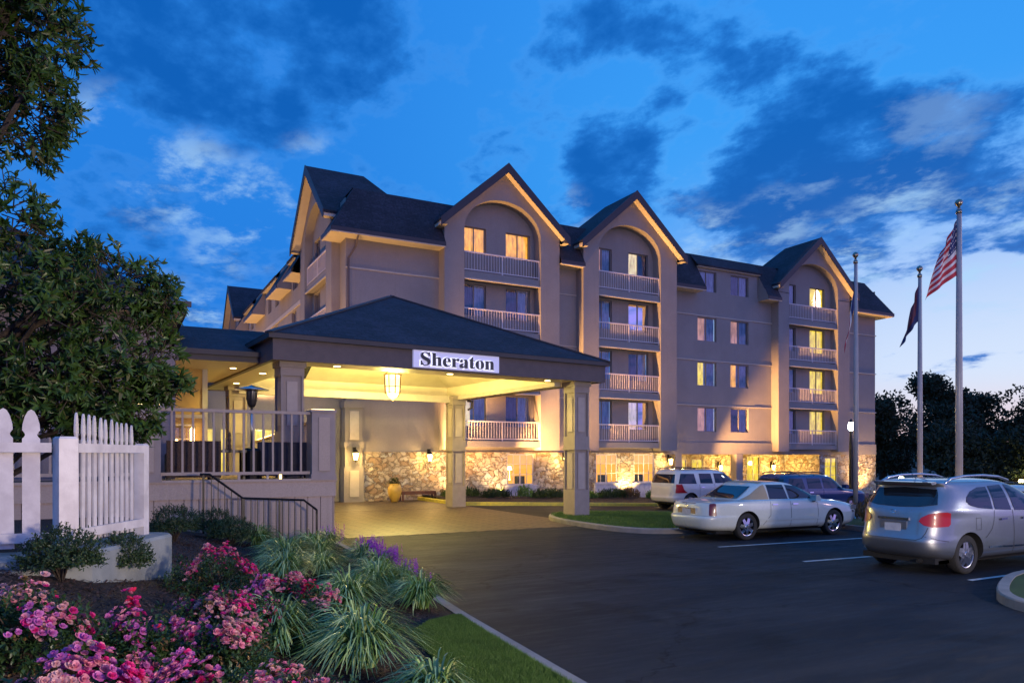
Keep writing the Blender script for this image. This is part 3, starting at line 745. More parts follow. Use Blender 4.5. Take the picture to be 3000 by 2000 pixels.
# upper slopes run on behind the gables
def behind(P, u0, u1, ax='Y'):
    b = MB(); b.quad(P(u0, -.62, 12.76), P(u1, -.62, 12.76), P(u1, .5, 14.65), P(u0, .5, 14.65)); b.build('mansard_roof', M['shingle' if ax == 'Y' else 'shingle_side'], H)
for P_, u0, u1, ax_ in ((PF, 13.85, 14.88, 'Y'), (PF, 19.24, 20.35, 'Y'), (PF, 21.85, 22.83, 'Y'), (PF, 27.1, 28.25, 'Y'), (PM, 37.8, 38.76, 'Y'), (PM, 43.57, 44.75, 'Y')): behind(P_, u0, u1, ax_)
mansard(PM, 28.25, 31.35, 'none', 'cheek'); mansard(PM, 36.6, 37.8, 'cheek', 'none'); mansard(PM, 44.75, 48.3, 'none', 'hip')
mansard(PS, 41.0, 43.4, 'none', 'cheek', ax='X'); mansard(PS, 45.3, 48.9, ax='X'); mansard(PS, 54.3, 58.2, ax='X'); mansard(PS, 62.9, 63.6, 'cheek', 'none', ax='X')
PR = lambda u, d, z: (48.3 - d, u, z)
mansard(PR, 34.5, 50, 'hip', 'none', ax='X')
# dormer roofs between the mansard pieces
b = MB(); b.quad((31.2, 34.25, 13.86), (36.7, 34.25, 13.86), (36.7, 35.02, 14.66), (31.2, 35.02, 14.66)); b.box(31.2, 36.7, 34.22, 34.3, 13.78, 13.88); b.build('dormer_roof', M['shingle'], H)
b = MB(); b.box(31.35, 36.6, 34.30, 34.5, 13.72, 13.78); b.build('dormer_soffit', M['trim_light'], H)
for y0_, y1_ in ((43.4, 45.3), (48.9, 54.3), (58.2, 62.9)):
    b = MB(); b.quad((8.95, y0_, 13.7), (8.95, y1_, 13.7), (9.72, y1_, 14.66), (9.72, y0_, 14.66)); b.box(8.93, 9.0, y0_, y1_, 13.62, 13.72); b.build('dormer_roof', M['shingle_side'], H)
    b = MB(); b.box(9.0, 9.24, y0_, y1_, 13.55, 13.6); b.build('dormer_soffit', M['trim_light'], H)
b = MB(); b.quad((9.7, 33.9, 14.65), (28.25, 33.9, 14.65), (28.25, 60, 14.65), (9.7, 72, 14.65)); b.quad((28.25, 35.0, 14.65), (47.8, 35.0, 14.65), (47.8, 50, 14.65), (28.25, 60, 14.65))
b.quad((28.25, 33.9, 14.65), (28.25, 35.0, 14.65), (28.25, 35.0, 12.0), (28.25, 33.9, 12.0))
b.build('flat_roof', M['fascia'], H)
# side wall bands
for z in (10.9, 8.1, 5.3): band(PS, 41.0, 64.0, -.07, z - .12, z + .12)
# corner pier at the porch and rain pipe
b = MB(); b.box(9.1, 9.9, 33.0, 33.6, -.1, 4.6); b.box(9.04, 9.96, 32.94, 33.6, -.1, 1.6); b.box(9.04, 9.96, 32.94, 33.6, 2.5, 2.75); b.box(9.04, 9.96, 32.94, 33.6, 4.3, 4.6); b.build('corner_pier', M['stucco'], H)
b = MB(); b.box(9.3, 9.72, 32.92, 33.0, 2.85, 4.15); b.box(9.3, 9.72, 32.90, 32.94, .25, 1.45); b.build('pier_panel', M['trim_light'], H)
b = MB(); b.tube([(9.6, 32.5, 12.2), (9.6, 33.0, 11.7), (9.35, 33.33, 11.2), (9.35, 33.33, 5)], .05, 8); b.build('rain_pipe', M['trim'], H)
# glazed lobby wall behind the patio
b = MB(); lops = [(x, x + 1.1, 1.4, 3.3) for x in (2.6, 3.9, 5.2, 6.5, 7.8)]
wall_open(b, placer('Y', 33.9), 1.0, 9.24, -.1, 5.6, lops, .12); b.build('lobby_wall', M['stucco'], H)
for o_ in lops: window(H, placer('Y', 33.9), *o_, [(0, 1, 'c_yellow')], (2, 2), .05, 'trim_light')
# ------------------------------------------------------------------ entrance canopy
CA = R(4.5); CO = Vector((3.48, 19.35, 0))
CAN = thing('entrance_canopy', 'wide hipped porte cochere on square panelled columns in front of the hotel doors', 'canopy', CO, CA)
def cw(a, b_, z=0):
    v = Matrix.Rotation(CA, 3, 'Z') @ Vector((a, b_, z)) + CO; return (v.x, v.y, v.z)
AW, BW = 10.92, 10.3; ZE0, ZE1, ZA = 4.57, 5.22, 7.74
b = MB(); o_ = .14
b.add([(-o_, -o_, ZE1), (AW + o_, -o_, ZE1), (AW + o_, BW, ZE1), (-o_, BW, ZE1), (AW / 2, BW / 2, ZA)], [(0, 1, 4), (2, 3, 4)]); b.build('roof_slope', M['shingle'], CAN, world=False)
b = MB(); b.add([(-o_, -o_, ZE1), (AW + o_, -o_, ZE1), (AW + o_, BW, ZE1), (-o_, BW, ZE1), (AW / 2, BW / 2, ZA)], [(1, 2, 4), (3, 0, 4)]); b.build('roof_slope', M['shingle_side'], CAN, world=False)
b = MB()
for p, q in (((-o_, -o_, ZE1), (AW / 2, BW / 2, ZA)), ((AW + o_, -o_, ZE1), (AW / 2, BW / 2, ZA)), ((AW + o_, BW, ZE1), (AW / 2, BW / 2, ZA))): b.bar(p, q, .22, .04)
b.build('hip_ridge', M['fascia'], CAN, world=False)
b = MB()
for x0, x1, y0, y1 in ((0, AW, 0, .12), (0, AW, BW - .12, BW), (0, .12, .12, BW - .12), (AW - .12, AW, .12, BW - .12)): b.box(x0, x1, y0, y1, ZE0 - .02, ZE1 - .02)
b.build('fascia', M['trim'], CAN, world=False)
b = MB(); b.box(-.13, AW + .13, -.13, -.0, ZE1 - .13, ZE1 - .005); b.box(-.13, -.0, .002, BW, ZE1 - .13, ZE1 - .005); b.box(AW, AW + .13, .002, BW, ZE1 - .13, ZE1 - .005)
b.build('gutter', M['fascia'], CAN, world=False)
RI = 1.15
b = MB()
b.box(.12, AW - .12, .12, RI, ZE0, ZE0 + .04); b.box(.12, AW - .12, BW - RI, BW - .12, ZE0, ZE0 + .04); b.box(.12, RI, RI, BW - RI, ZE0, ZE0 + .04); b.box(AW - RI, AW - .12, RI, BW - RI, ZE0, ZE0 + .04)
b.build('soffit_board', M['soffit_board'], CAN, world=False)
M['cream_wall'] = mottled('cream_wall', (.78, .70, .52), (.70, .62, .45), 2, .6, .1)
b = MB()
x0, x1, y0, y1 = RI, AW - RI, RI, BW - RI; zt = 5.02
for p, q in (((x0, y0), (x1, y0)), ((x1, y0), (x1, y1)), ((x1, y1), (x0, y1)), ((x0, y1), (x0, y0))):
    b.quad((*p, ZE0), (*q, ZE0), (*q, zt), (*p, zt))
b.build('ceiling_well', M['cream_wall'], CAN, world=False)
b = MB(); cx_, cy_ = AW / 2, BW / 2; i_ = 1.9; zc = 5.75
c4 = [(x0, y0), (x1, y0), (x1, y1), (x0, y1)]; d4 = [(x0 + i_, y0 + i_), (x1 - i_, y0 + i_), (x1 - i_, y1 - i_), (x0 + i_, y1 - i_)]
for k in range(4): b.quad((*c4[k], zt), (*c4[(k + 1) % 4], zt), (*d4[(k + 1) % 4], zc), (*d4[k], zc))
b.quad(*[(*d, zc) for d in d4]); b.build('ceiling', M['cream_wall'], CAN, world=False)
M['can_light'] = mat('can_light', (1, .9, .7), emit=(1, .72, .28), estr=14)
for a, c_ in ((1.9, .62), (5.4, .62), (9.0, .62), (.62, 3.5), (.62, 7), (10.3, 3.5), (10.3, 7)):
    b = MB(); b.lathe([(.11, -.012), (.14, -.008), (.14, .0)], 16, (a, c_, ZE0)); dl = b.build('downlight', M['trim_light'], CAN, world=False)
    b = MB(); b.lathe([(.095, -.016), (.095, -.013)], 16, (a, c_, ZE0)); b.build('bulb', M['can_light'], dl, world=False)
M['panel'] = mottled('panel', (.42, .35, .30), (.37, .31, .27), 4, .6, .15)
def column(a, b0, s=.5, z0=0.0):
    b = MB(); b.box(a, a + s, b0, b0 + s, z0, ZE0); q = .06
    b.box(a - q, a + s + q, b0 - q, b0 + s + q, z0 - .3, z0 + .55 + .3)
    b.box(a - q, a + s + q, b0 - q, b0 + s + q, 2.35, 2.75); b.box(a - .09, a + s + .09, b0 - .09, b0 + s + .09, 2.30, 2.36)
    b.box(a - q, a + s + q, b0 - q, b0 + s + q, 4.2, ZE0 - .002); b.box(a - .1, a + s + .1, b0 - .1, b0 + s + .1, 4.42, ZE0 - .004)
    for x in (a - q, a + s - .02):   # corner stiles
        for y in (b0 - q, b0 + s - .02):
            b.box(x + .01, x + .07, y + .01, y + .07, .85, 2.31); b.box(x + .01, x + .07, y + .01, y + .07, 2.75, 4.2)
    co = b.build('column', M['column'], CAN, world=False)
    for z0_, z1_ in ((1.0, 2.2), (2.9, 4.05)):
        for bx in ((a + .11, a + s - .11, b0 - .025, b0), (a - .025, a, b0 + .11, b0 + s - .11), (a + s, a + s + .025, b0 + .11, b0 + s - .11)):
            b = MB(); b.box(*bx, z0_, z1_); b.build('column_panel', M['panel'], co, world=False)
column(.35, .40); column(9.98, .42, z0=.12); column(9.32, 7.75); column(.66, 8.1)
b = MB(); b.box(.66 + .25, 9.5, 7.9, 8.15, 4.3, ZE0 - .003); b.box(9.5, 9.75, .92, 7.75, 4.42, ZE0 - .003)
b.build('beam', M['trim_light'], CAN, world=False)
b = MB(); b.tube([(10.1, 7.9, 4.4), (10.1, 7.55, 4.35), (10.05, 7.5, 4.1), (9.9, 7.55, 4.0)], .045, 8); b.build('drain_elbow', M['fascia'], CAN, world=False)
# sign
SG = thing('hotel_sign', 'backlit white sign board reading Sheraton in dark letters on the canopy edge', 'sign', cw(3.87, -.06, 4.60), CA)
M['sign_face'] = mat('sign_face', (.80, .78, .95), .5, emit=(.55, .55, .85), estr=.22)
M['sign_halo'] = mat('sign_halo', (.9, .9, 1), emit=(.80, .80, 1.0), estr=.95)
M['letter'] = mat('letter', (.012, .010, .022), .35)
b = MB(); b.box(0, 2.83, -.03, .055, 0, .50); b.build('sign_board', M['sign_face'], SG, world=False)
cu = bpy.data.curves.new('lettering', 'FONT'); cu.body = ''.join(chr(c_) for c_ in (0x1D412, 0x1D421, 0x1D41E, 0x1D42B, 0x1D41A, 0x1D42D, 0x1D428, 0x1D427))
cu.size = .50; cu.extrude = .025; cu.align_x = 'CENTER'
tmp = bpy.data.objects.new('tmp', cu); COL.objects.link(tmp); bpy.context.view_layer.update()
me = bpy.data.meshes.new_from_object(tmp.evaluated_get(bpy.context.evaluated_depsgraph_get()))
cu.offset = .020; cu.extrude = .004; bpy.context.view_layer.update()
me_halo = bpy.data.meshes.new_from_object(tmp.evaluated_get(bpy.context.evaluated_depsgraph_get())); bpy.data.objects.remove(tmp)
xs3 = [v.co.x for v in me.vertices]; ys3 = [v.co.y for v in me.vertices]
sx = 2.42 / (max(xs3) - min(xs3)); sy = .385 / (max(ys3) - min(ys3)); cxm, y0m = (max(xs3) + min(xs3)) / 2, min(ys3)
0 and print('sign text dims', max(xs3) - min(xs3), max(ys3) - min(ys3), len(me.vertices))
def letters(name, mt, src, y, dep):
    m2 = src.copy(); m2.materials.clear(); m2.materials.append(mt)
    for v in m2.vertices:
        x, yy, z = v.co; v.co = ((x - cxm) * sx + 1.415, y + (0 if z > 0 else dep), (yy - y0m) * sy + .06)
    o = bpy.data.objects.new(name, m2); COL.objects.link(o); o.parent = SG; return o
letters('lettering', M['letter'], me, -.10, .04)
letters('halo_light', M['sign_halo'], me_halo, -.040, .008)

# hanging lantern
def lantern(loc):
    t = thing('hanging_lantern', 'large glowing glass lantern hanging from the canopy ceiling', 'lantern', loc)
    b = MB(); n = 8
    for k in range(n):
        a = 2 * math.pi * k / n; c_, s_ = math.cos(a), math.sin(a)
        b.tube([(.27 * c_, .27 * s_, .20), (.30 * c_, .30 * s_, .84)], .018, 5); b.tube([(.27 * c_, .27 * s_, .2), (.2 * c_, .2 * s_, .08), (.03 * c_, .03 * s_, 0)], .012, 5)
        b.tube([(.30 * c_, .30 * s_, .84), (.12 * c_, .12 * s_, 1.0)], .012, 5)
    for r_, z in ((.275, .2), (.285, .42), (.3, .84)):
        b.tube([(r_ * math.cos(2 * math.pi * k / 24), r_ * math.sin(2 * math.pi * k / 24), z) for k in range(25)], .013, 5, False)
    b.lathe([(.02, -.06), (.035, -.03), (.01, 0)], 8); b.tube([(0, 0, 1.0), (0, 0, 1.65)], .012, 6); b.build('cage', M['brass'], t, world=False)
    b = MB(); b.lathe([(.03, .04), (.17, .10), (.24, .22), (.26, .5), (.27, .82)], 8); b.build('glass_shade', mat('lantern_glass', (1, .9, .7), emit=(1, .80, .36), estr=1.9), t, smooth=True, world=False)
    l = bpy.data.lights.new('lantern_light', 'POINT'); l.energy = 950; l.color = (1, .76, .20); l.shadow_soft_size = .35
    lo = bpy.data.objects.new('lantern_light', l); COL.objects.link(lo); lo.parent = t; lo.location = (0, 0, -.25)
    l = bpy.data.lights.new('lantern_uplight', 'POINT'); l.energy = 800; l.color = (1, .80, .28); l.shadow_soft_size = .2
    lo = bpy.data.objects.new('lantern_uplight', l); COL.objects.link(lo); lo.parent = t; lo.location = (0, 0, 1.15)
lantern((8.5, 24.7, 4.1))
def lamp(name, kind_, loc, e, col, size=.1, parent=None, rot=None, spot=None, blend=.6):
    l = bpy.data.lights.new(name, kind_); l.energy = e; l.color = col
    if kind_ == 'AREA': l.shape = 'RECTANGLE'; l.size, l.size_y = size
    else: l.shadow_soft_size = size
    if spot: l.spot_size = R(spot); l.spot_blend = blend
    o = bpy.data.objects.new(name, l); COL.objects.link(o); o.location = loc
    if rot is not None: o.rotation_euler = rot
    if parent: o.parent = parent
    return o
def aim(o, tgt):
    o.rotation_euler = (Vector(tgt) - o.location).to_track_quat('-Z', 'Y').to_euler()
WARM = (1, .62, .22); AMB = (1, .50, .14); YEL = (1, .80, .22)
for a, c_ in ((1.9, .62), (5.4, .62), (9.0, .62), (.62, 3.5), (.62, 7), (10.3, 3.5), (10.3, 7)):
    lo = lamp('downlight_beam', 'SPOT', cw(a, c_, ZE0 - .06), 110, YEL, .06, spot=110); lo.rotation_euler = (0, 0, 0)
# cove lights on the ring, throwing up into the ceiling well
for a, c_, rx, ry, L_ in ((AW / 2, RI + .25, 0, 0, 7), (AW / 2, BW - RI - .25, 0, 0, 7), (RI + .25, BW / 2, 0, 1, 6), (AW - RI - .25, BW / 2, 0, 1, 6)):
    pass
# ------------------------------------------------------------------ low building on the left and the link roof
LB = thing('low_building', 'single storey mauve stucco building with hipped roof behind the magnolia tree', 'building', (.65, 20.2, 0))
M['stucco_left'] = stucco('stucco_left', (.30, .25, .25), (.25, .21, .215))
M['ochre_wall'] = mottled('ochre_wall', (.55, .36, .12), (.48, .31, .10), 2, .8, .2)
b = MB(); LW = placer('Y', 20.2)
wall_open(b, LW, -14, .65, -.1, 5.62, [(-5.2, -4.2, 2.3, 4.2), (-2.6, -1.6, 2.3, 4.2)])
b.quad((.65, 20.2, -.1), (.65, 20.2, 5.62), (.65, 30, 5.62), (.65, 30, -.1)); b.build('wall', M['stucco_left'], LB)
for a in (-5.2, -2.6): window(LB, LW, a, a + 1, 2.3, 4.2, [(0, 1, 'c_dark')])
b = MB()
b.add([(-16, 19.25, 5.75), (1.45, 19.25, 5.75), (1.45, 32, 5.75), (-16, 32, 5.75), (-3.4, 24.4, 8.7), (-16, 24.4, 8.7), (-3.4, 27, 8.7)],
      [(0, 1, 4, 5)]); b.build('roof_slope', M['shingle'], LB)
b = MB(); b.add([(1.45, 19.25, 5.75), (1.45, 32, 5.75), (-3.4, 27, 8.7), (-3.4, 24.4, 8.7)], [(0, 1, 2, 3)]); b.build('roof_slope', M['shingle_side'], LB)
b = MB(); b.box(-16, 1.47, 19.23, 19.27, 5.5, 5.78); b.box(1.43, 1.47, 19.27, 32, 5.5, 5.78); b.box(-16, 1.56, 19.12, 19.23, 5.66, 5.78); b.build('fascia', M['trim'], LB)
b = MB(); b.quad((-16, 19.27, 5.53), (1.43, 19.27, 5.53), (1.43, 32, 5.53), (.65, 32, 5.53), (.65, 20.2, 5.53), (-16, 20.2, 5.53)); b.build('soffit', M['trim_light'], LB)
b = MB(); b.box(.12, .30, 20.06, 20.2, 0, 5.5); b.build('rain_pipe', M['fascia'], LB)
b = MB(); b.box(-3.2, -3.0, 20.1, 20.2, 0, 5.5); b.build('pilaster', M['trim'], LB)
# lower wing between the building and the link roof
b = MB(); b.quad((.65, 20.25, -.1), (1.28, 20.25, -.1), (1.28, 20.25, 4.75), (.65, 20.25, 5.4)); b.quad((1.28, 20.25, -.1), (1.28, 23.0, -.1), (1.28, 23.0, 4.9), (1.28, 20.25, 4.75)); b.build('wing_wall', M['stucco_left'], LB)
b = MB(); b.quad((1.28, 23.0, -.1), (2.28, 23.0, -.1), (2.28, 23.0, 4.7), (1.28, 23.0, 4.7)); b.quad((2.28, 23.0, -.1), (2.28, 27, -.1), (2.28, 27, 4.7), (2.28, 23.0, 4.7)); b.build('ochre_wall', M['ochre_wall'], LB)
b = MB(); b.box(2.16, 2.30, 22.94, 23.0, 1.5, 4.7); b.box(1.28, 2.30, 22.93, 22.998, 3.18, 3.28); b.build('door_trim', M['trim_light'], LB)
window(LB, placer('Y', 22.90), 1.34, 1.95, 1.75, 3.0, [(0, 1, 'c_peach')], (2, 3), .02, 'trim_light')
b = MB(); b.lathe([(.05, 0), (.055, .5), (.03, .56)], 10, (1.46, 22.72, 2.0)); b.build('candle_lamp', M['lamp_glow'], LB)
b = MB(); b.lathe([(.05, 0), (.055, .5), (.03, .56)], 10, (1.88, 22.72, 2.35)); b.build('candle_lamp', M['lamp_glow'], LB)

LK = thing('breezeway_roof', 'dark shingled link roof joining the low building to the canopy', 'roof', (2.4, 21, 4.6))
b = MB(); b.add([(1.35, 20.75, 4.86), (3.5, 20.75, 4.86), (6.0, 24.0, 5.98), (1.35, 24.0, 5.98)], [(0, 1, 2, 3)]); b.add([(1.35, 24.0, 5.98), (6, 24.0, 5.98), (6, 27, 4.9), (1.35, 27, 4.9)], [(0, 1, 2, 3)])
b.build('shingles', M['shingle'], LK)
b = MB(); b.box(1.35, 3.42, 20.68, 20.76, 4.60, 4.87); b.box(1.35, 3.42, 20.58, 20.68, 4.74, 4.87); b.build('fascia', M['fascia'], LK)
b = MB(); b.add([(1.28, 20.6, 4.92), (1.28, 24.0, 6.05), (1.28, 24.0, 5.66), (1.28, 20.6, 4.53), (1.40, 20.6, 4.92), (1.40, 24.0, 6.05), (1.40, 24.0, 5.66), (1.40, 20.6, 4.53)],
      [(0, 1, 2, 3), (4, 7, 6, 5), (0, 4, 5, 1), (3, 2, 6, 7), (0, 3, 7, 4)]); b.build('rake_board', M['trim'], LK)
b = MB(); b.box(1.30, 3.45, 20.77, 27, 4.60, 4.64); b.build('soffit_board', M['soffit_board'], LK)
for x, y in ((2.9, 22.2), (2.2, 24.4)):
    b = MB(); b.lathe([(.1, -.012), (.13, -.006), (.13, 0)], 14, (x, y, 4.6)); dl = b.build('downlight', M['trim_light'], LK)
    b = MB(); b.lathe([(.085, -.016), (.085, -.013)], 14, (x, y, 4.6)); b.build('bulb', M['can_light'], dl)
    lo = lamp('downlight_beam', 'SPOT', (x, y, 4.54), 90, YEL, .06, spot=140)
lo = lamp('lobby_light', 'POINT', (6.0, 31.0, 3.6), 90, YEL, .3)

# ------------------------------------------------------------------ patio terrace
PD = thing('patio_terrace', 'raised terrace with boarded skirt, panelled piers and pale baluster railing', 'terrace', (2.5, 17.7, 0))
M['deck'] = mottled('deck', (.20, .13, .09), (.14, .09, .06), 4, .7)
M['siding'] = stucco('siding', (.54, .42, .33), (.47, .365, .29))
b = MB(); b.box(-8, 4.6, 17.78, 22.9, 1.44, 1.52); b.build('floor', M['deck'], PD)
b = MB(); b.box(-8, 4.66, 17.70, 17.78, 1.13, 1.52); b.box(4.58, 4.66, 17.78, 22.9, 1.13, 1.52); b.box(-8, 4.68, 17.67, 17.70, 1.50, 1.56); b.build('skirt_board', M['siding'], PD)
b = MB(); x = -8.0
while x < 4.6:
    x1 = min(x + .30, 4.62); b.box(x, x1 - .014, 17.73, 17.77, -.05, 1.13); x += .30
b.box(-8, 4.60, 17.77, 17.775, -.05, 1.13)
b.box(4.60, 4.64, 17.78, 22.9, -.05, 1.13)
b.build('boarding', M['siding'], PD)
M['cap_light'] = mat('cap_light', (1, .9, .6), emit=(1, .66, .22), estr=5)
def pier(x0, w=.56):
    b = MB(); b.box(x0, x0 + w, 17.68, 17.68 + w, 1.52, 3.14); b.box(x0 - .03, x0 + w + .03, 17.65, 17.71 + w, 3.14, 3.20); b.box(x0 - .02, x0 + w + .02, 17.66, 17.70 + w, 1.521, 1.66)
    pr_ = b.build('pier', M['pier'], PD)
    b = MB(); b.box(x0 + .16, x0 + w - .14, 17.655, 17.68, 1.74, 3.02); b.build('pier_panel', M['siding'], pr_)
    b = MB(); b.box(x0 + .02, x0 + w - .02, 17.70, 17.68 + w, 3.201, 3.215); b.build('cap_light', M['cap_light'], pr_)
pier(.27); pier(4.08); pier(-5.0)
def rail_run(x0, x1):
    b = MB(); b.box(x0, x1, 17.80, 17.90, 3.08, 3.15); rl = b.build('handrail', M['siding'], PD)
    b = MB(); b.box(x0, x1, 17.82, 17.87, 1.66, 1.73); b.box((x0 + x1) / 2 - .03, (x0 + x1) / 2 + .03, 17.815, 17.875, 1.52, 1.66); b.build('lower_rail', M['siding'], PD)
    n = max(2, int((x1 - x0) / .205))
    for i in range(1, n):
        x = x0 + (x1 - x0) * i / n; b = MB(); b.box(x - .022, x + .022, 17.825, 17.87, 1.73, 3.08); b.build('baluster', M['siding'], PD)
rail_run(.84, 4.07); rail_run(-4.4, .26)
# ramp rail behind the patio with lit caps
RP = thing('ramp_railing', 'sloping pale railing of the ramp behind the patio, lit along its top', 'railing', (4.4, 24, 1.5))
b = MB(); pts = [(4.45, 18.6, 3.05), (4.45, 22.0, 2.82), (4.2, 27.5, 2.55)]
for p, q in zip(pts, pts[1:]): b.bar(p, q, .09, .06); b.bar((p[0], p[1], p[2] - 1.2), (q[0], q[1], q[2] - 1.2), .05, .05)
b.build('handrail', M['siding'], RP)
b = MB()
for i in range(42):
    t = i / 41; y = 18.6 + 8.9 * t; x = 4.45 - .25 * max(0, (y - 22) / 5.5); z = 3.0 - .5 * t; b.box(x - .018, x + .018, y - .018, y + .018, z - 1.15, z)
o = b.build('baluster_row', M['siding'], RP)
b = MB(); b.bar((4.40, 22.5, 2.86), (4.25, 26.5, 2.66), .06, .015); b.build('cap_light', M['cap_light'], RP)

def heater(loc):
    t = thing('patio_heater', 'tall steel patio heater with a round reflector on the terrace', 'heater', loc)
    b = MB(); b.lathe([(.24, 0), (.24, .70), (.20, .76), (.05, .78)], 20); b.build('gas_housing', M['black_iron'], t, smooth=False, world=False)
    b = MB(); b.lathe([(.034, .76), (.034, 1.80)], 12); b.build('pole', M['steel'], t, True, world=False)
    b = MB(); b.lathe([(.07, 1.78), (.11, 1.86), (.115, 1.93), (.135, 1.97), (.135, 2.14), (.15, 2.20)], 18); b.build('burner', mat('burner', (.10, .10, .11), .3, .9), t, True, world=False)
    b = MB(); b.lathe([(.40, 2.20), (.40, 2.215), (.22, 2.27), (.05, 2.31), (.02, 2.33)], 28); b.build('reflector', M['steel'], t, True, world=False)
heater((2.93, 19.1, 1.52))
# terrace furniture
M['wicker'] = mottled('wicker', (.13, .075, .05), (.05, .03, .022), 40, .6, 1, .02, 60)
M['cushion_red'] = mottled('cushion_red', (.28, .015, .03), (.20, .01, .02), 9, .85)
M['dark_fabric'] = mottled('dark_fabric', (.03, .03, .05), (.02, .02, .035), 9, .85)
def sofa(name, label, loc, w, rz=0, cush=2, mt='wicker'):
    t = thing(name, label, 'sofa', loc, rz, 'outdoor seats on the terrace')
    b = MB(); b.box(-w / 2, w / 2, -.4, .4, .08, .34); b.build('base', M[mt], t, world=False)
    b = MB(); b.box(-w / 2, w / 2, -.42, -.28, .34, .92); b.build('backrest', M[mt], t, world=False)
    for s_ in (-1, 1): b = MB(); b.box(s_ * w / 2 - .09 * (s_ > 0), s_ * w / 2 + .09 * (s_ < 0), -.28, .4, .34, .62); b.build('armrest', M[mt], t, world=False)
    b = MB(); b.box(-w / 2 + .1, w / 2 - .1, -.27, .38, .35, .46); b.build('seat_cushion', M['dark_fabric'], t, world=False)
    for i in range(cush):
        x = -w / 2 + (i + .5) * w / cush; b = MB(); vs = []
        b.prism([(x - .24, .46), (x, .44), (x + .24, .46), (x + .22, .72), (x + .26, .93), (x, .88), (x - .26, .93), (x - .22, .72)], 'Y', -.26, -.12)
        b.build('cushion', M['cushion_red'], t, world=False)
    for x in (-w / 2 + .06, w / 2 - .06):
        for y in (-.36, .34): b = MB(); b.box(x - .03, x + .03, y - .03, y + .03, 0, .08); b.build('leg', M['black_iron'], t, world=False)
sofa('wicker_sofa', 'brown wicker sofa seen from behind, nearest the left pier', (1.55, 18.7, 1.52), 1.15, 0, 1)
sofa('dark_sofa', 'long dark sofa with red cushions beside the right pier', (3.72, 19.3, 1.52), 1.25, R(-8), 2, 'dark_fabric')
sofa('wicker_armchair', 'wicker armchair with a red cushion beside the left pier', (.35, 19.6, 1.52), .85, R(60), 1)
t = thing('terrace_table', 'small dark table with two leaves of shadow behind the balusters', 'table', (2.35, 19.2, 1.52))
t['label'] = 'low dark square table between the wicker sofa and the patio heater'
b = MB(); b.box(-.42, .42, -.35, .35, .66, .72); b.build('tabletop', M['black_iron'], t, world=False)
for x in (-.37, .37):
    for y in (-.3, .3): b = MB(); b.box(x - .025, x + .025, y - .025, y + .025, 0, .66); b.build('leg', M['black_iron'], t, world=False)
t = thing('table_ornament', 'turned dark wooden candlestick standing on the terrace table', 'candlestick', (2.42, 19.15, 2.24))
b = MB(); b.lathe([(.07, 0), (.03, .05), (.05, .10), (.02, .16), (.045, .24), (.02, .3), (.04, .36), (.015, .44)], 10); b.build('stem', M['wicker'], t, True, world=False)
for x, y, n_ in ((3.15, 18.2, 'silver storage lantern standing on the terrace floor below the right rail'), (3.45, 18.2, 'small lantern glowing yellow on the terrace floor beside the right pier')):
    t = thing('floor_lantern', n_, 'lantern', (x, y, 1.52))
    b = MB(); b.box(-.05, .05, -.05, .05, 0, .015); b.box(-.05, .05, -.05, .05, .15, .165); b.lathe([(.05, .165), (.01, .2)], 4); b.build('case', M['steel'], t, world=False)
    b = MB(); b.lathe([(.03, .015), (.03, .13)], 8); b.build('candle', M['cap_light'] if 'glowing' in n_ else M['white_paint'], t, world=False)

# steel stair rail in the bed in front of the terrace
HR = thing('stair_handrail', 'bent black iron handrail with thin balusters in front of the terrace boarding', 'handrail', (1.62, 17.0, .5))
pts = [(1.55, 17.0, 1.70), (1.74, 17.0, 1.70), (2.42, 17.0, 1.17), (3.74, 17.0, 1.09), (4.03, 17.0, .86)]
b = MB(); b.tube(pts + [(4.03, 17.0, .78)], .026, 8); b.build('top_rail', M['black_iron'], HR)
def rz_(x):
    for p, q in zip(pts, pts[1:]):
        if p[0] <= x <= q[0]: return p[2] + (q[2] - p[2]) * (x - p[0]) / (q[0] - p[0])
    return .86
for x in (1.62, 2.42, 3.2, 4.03):
    b = MB(); b.box(x - .02, x + .02, 16.98, 17.02, bz(x, 17) - .1, rz_(x)); b.build('post', M['black_iron'], HR)
for i in range(17):
    x = 1.78 + i * .135
    b = MB(); b.box(x - .009, x + .009, 16.991, 17.009, bz(x, 17) + .02, rz_(x)); b.build('baluster', M['black_iron'], HR)
ST = tag(None or MB(), ) if False else None
b = MB(); b.box(1.0, 1.5, 17.1, 17.66, .2, .66); b.box(1.5, 1.9, 17.1, 17.66, .1, .5); o = b.build('concrete_step', M['concrete']); tag(o, 'low concrete steps at the foot of the iron handrail', 'steps')

# ------------------------------------------------------------------ retaining wall and picket fence
RW = [(-4.5, 7.74), (-1.8, 7.74), (-.75, 7.72), (-.40, 7.86), (-.1, 8.42), (.26, 9.08)]
b = MB(); hw = .27; L_, R_ = [], []
for i, p in enumerate(RW):
    d = (Vector(RW[min(i + 1, len(RW) - 1)]) - Vector(RW[max(i - 1, 0)])).normalized(); n_ = Vector((-d.y, d.x)); L_.append(Vector(p) + n_ * hw); R_.append(Vector(p) - n_ * hw)
d = (Vector(RW[-1]) - Vector(RW[-2])).normalized(); n_ = Vector((-d.y, d.x))
cap = [Vector(RW[-1]) + d * .02 + (-n_ * math.cos(a) + d * math.sin(a)) * hw for a in rng(0, math.pi, 12)]
outl = [(p.x, p.y) for p in R_ + cap + L_[::-1]]
n = len(outl); cxo = [sum(p[0] for p in outl) / n, sum(p[1] for p in outl) / n]
b.add([(x, y, .4) for x, y in outl] + [(x, y, 1.19) for x, y in outl], [(i, (i + 1) % n, n + (i + 1) % n, n + i) for i in range(n)])
top = []
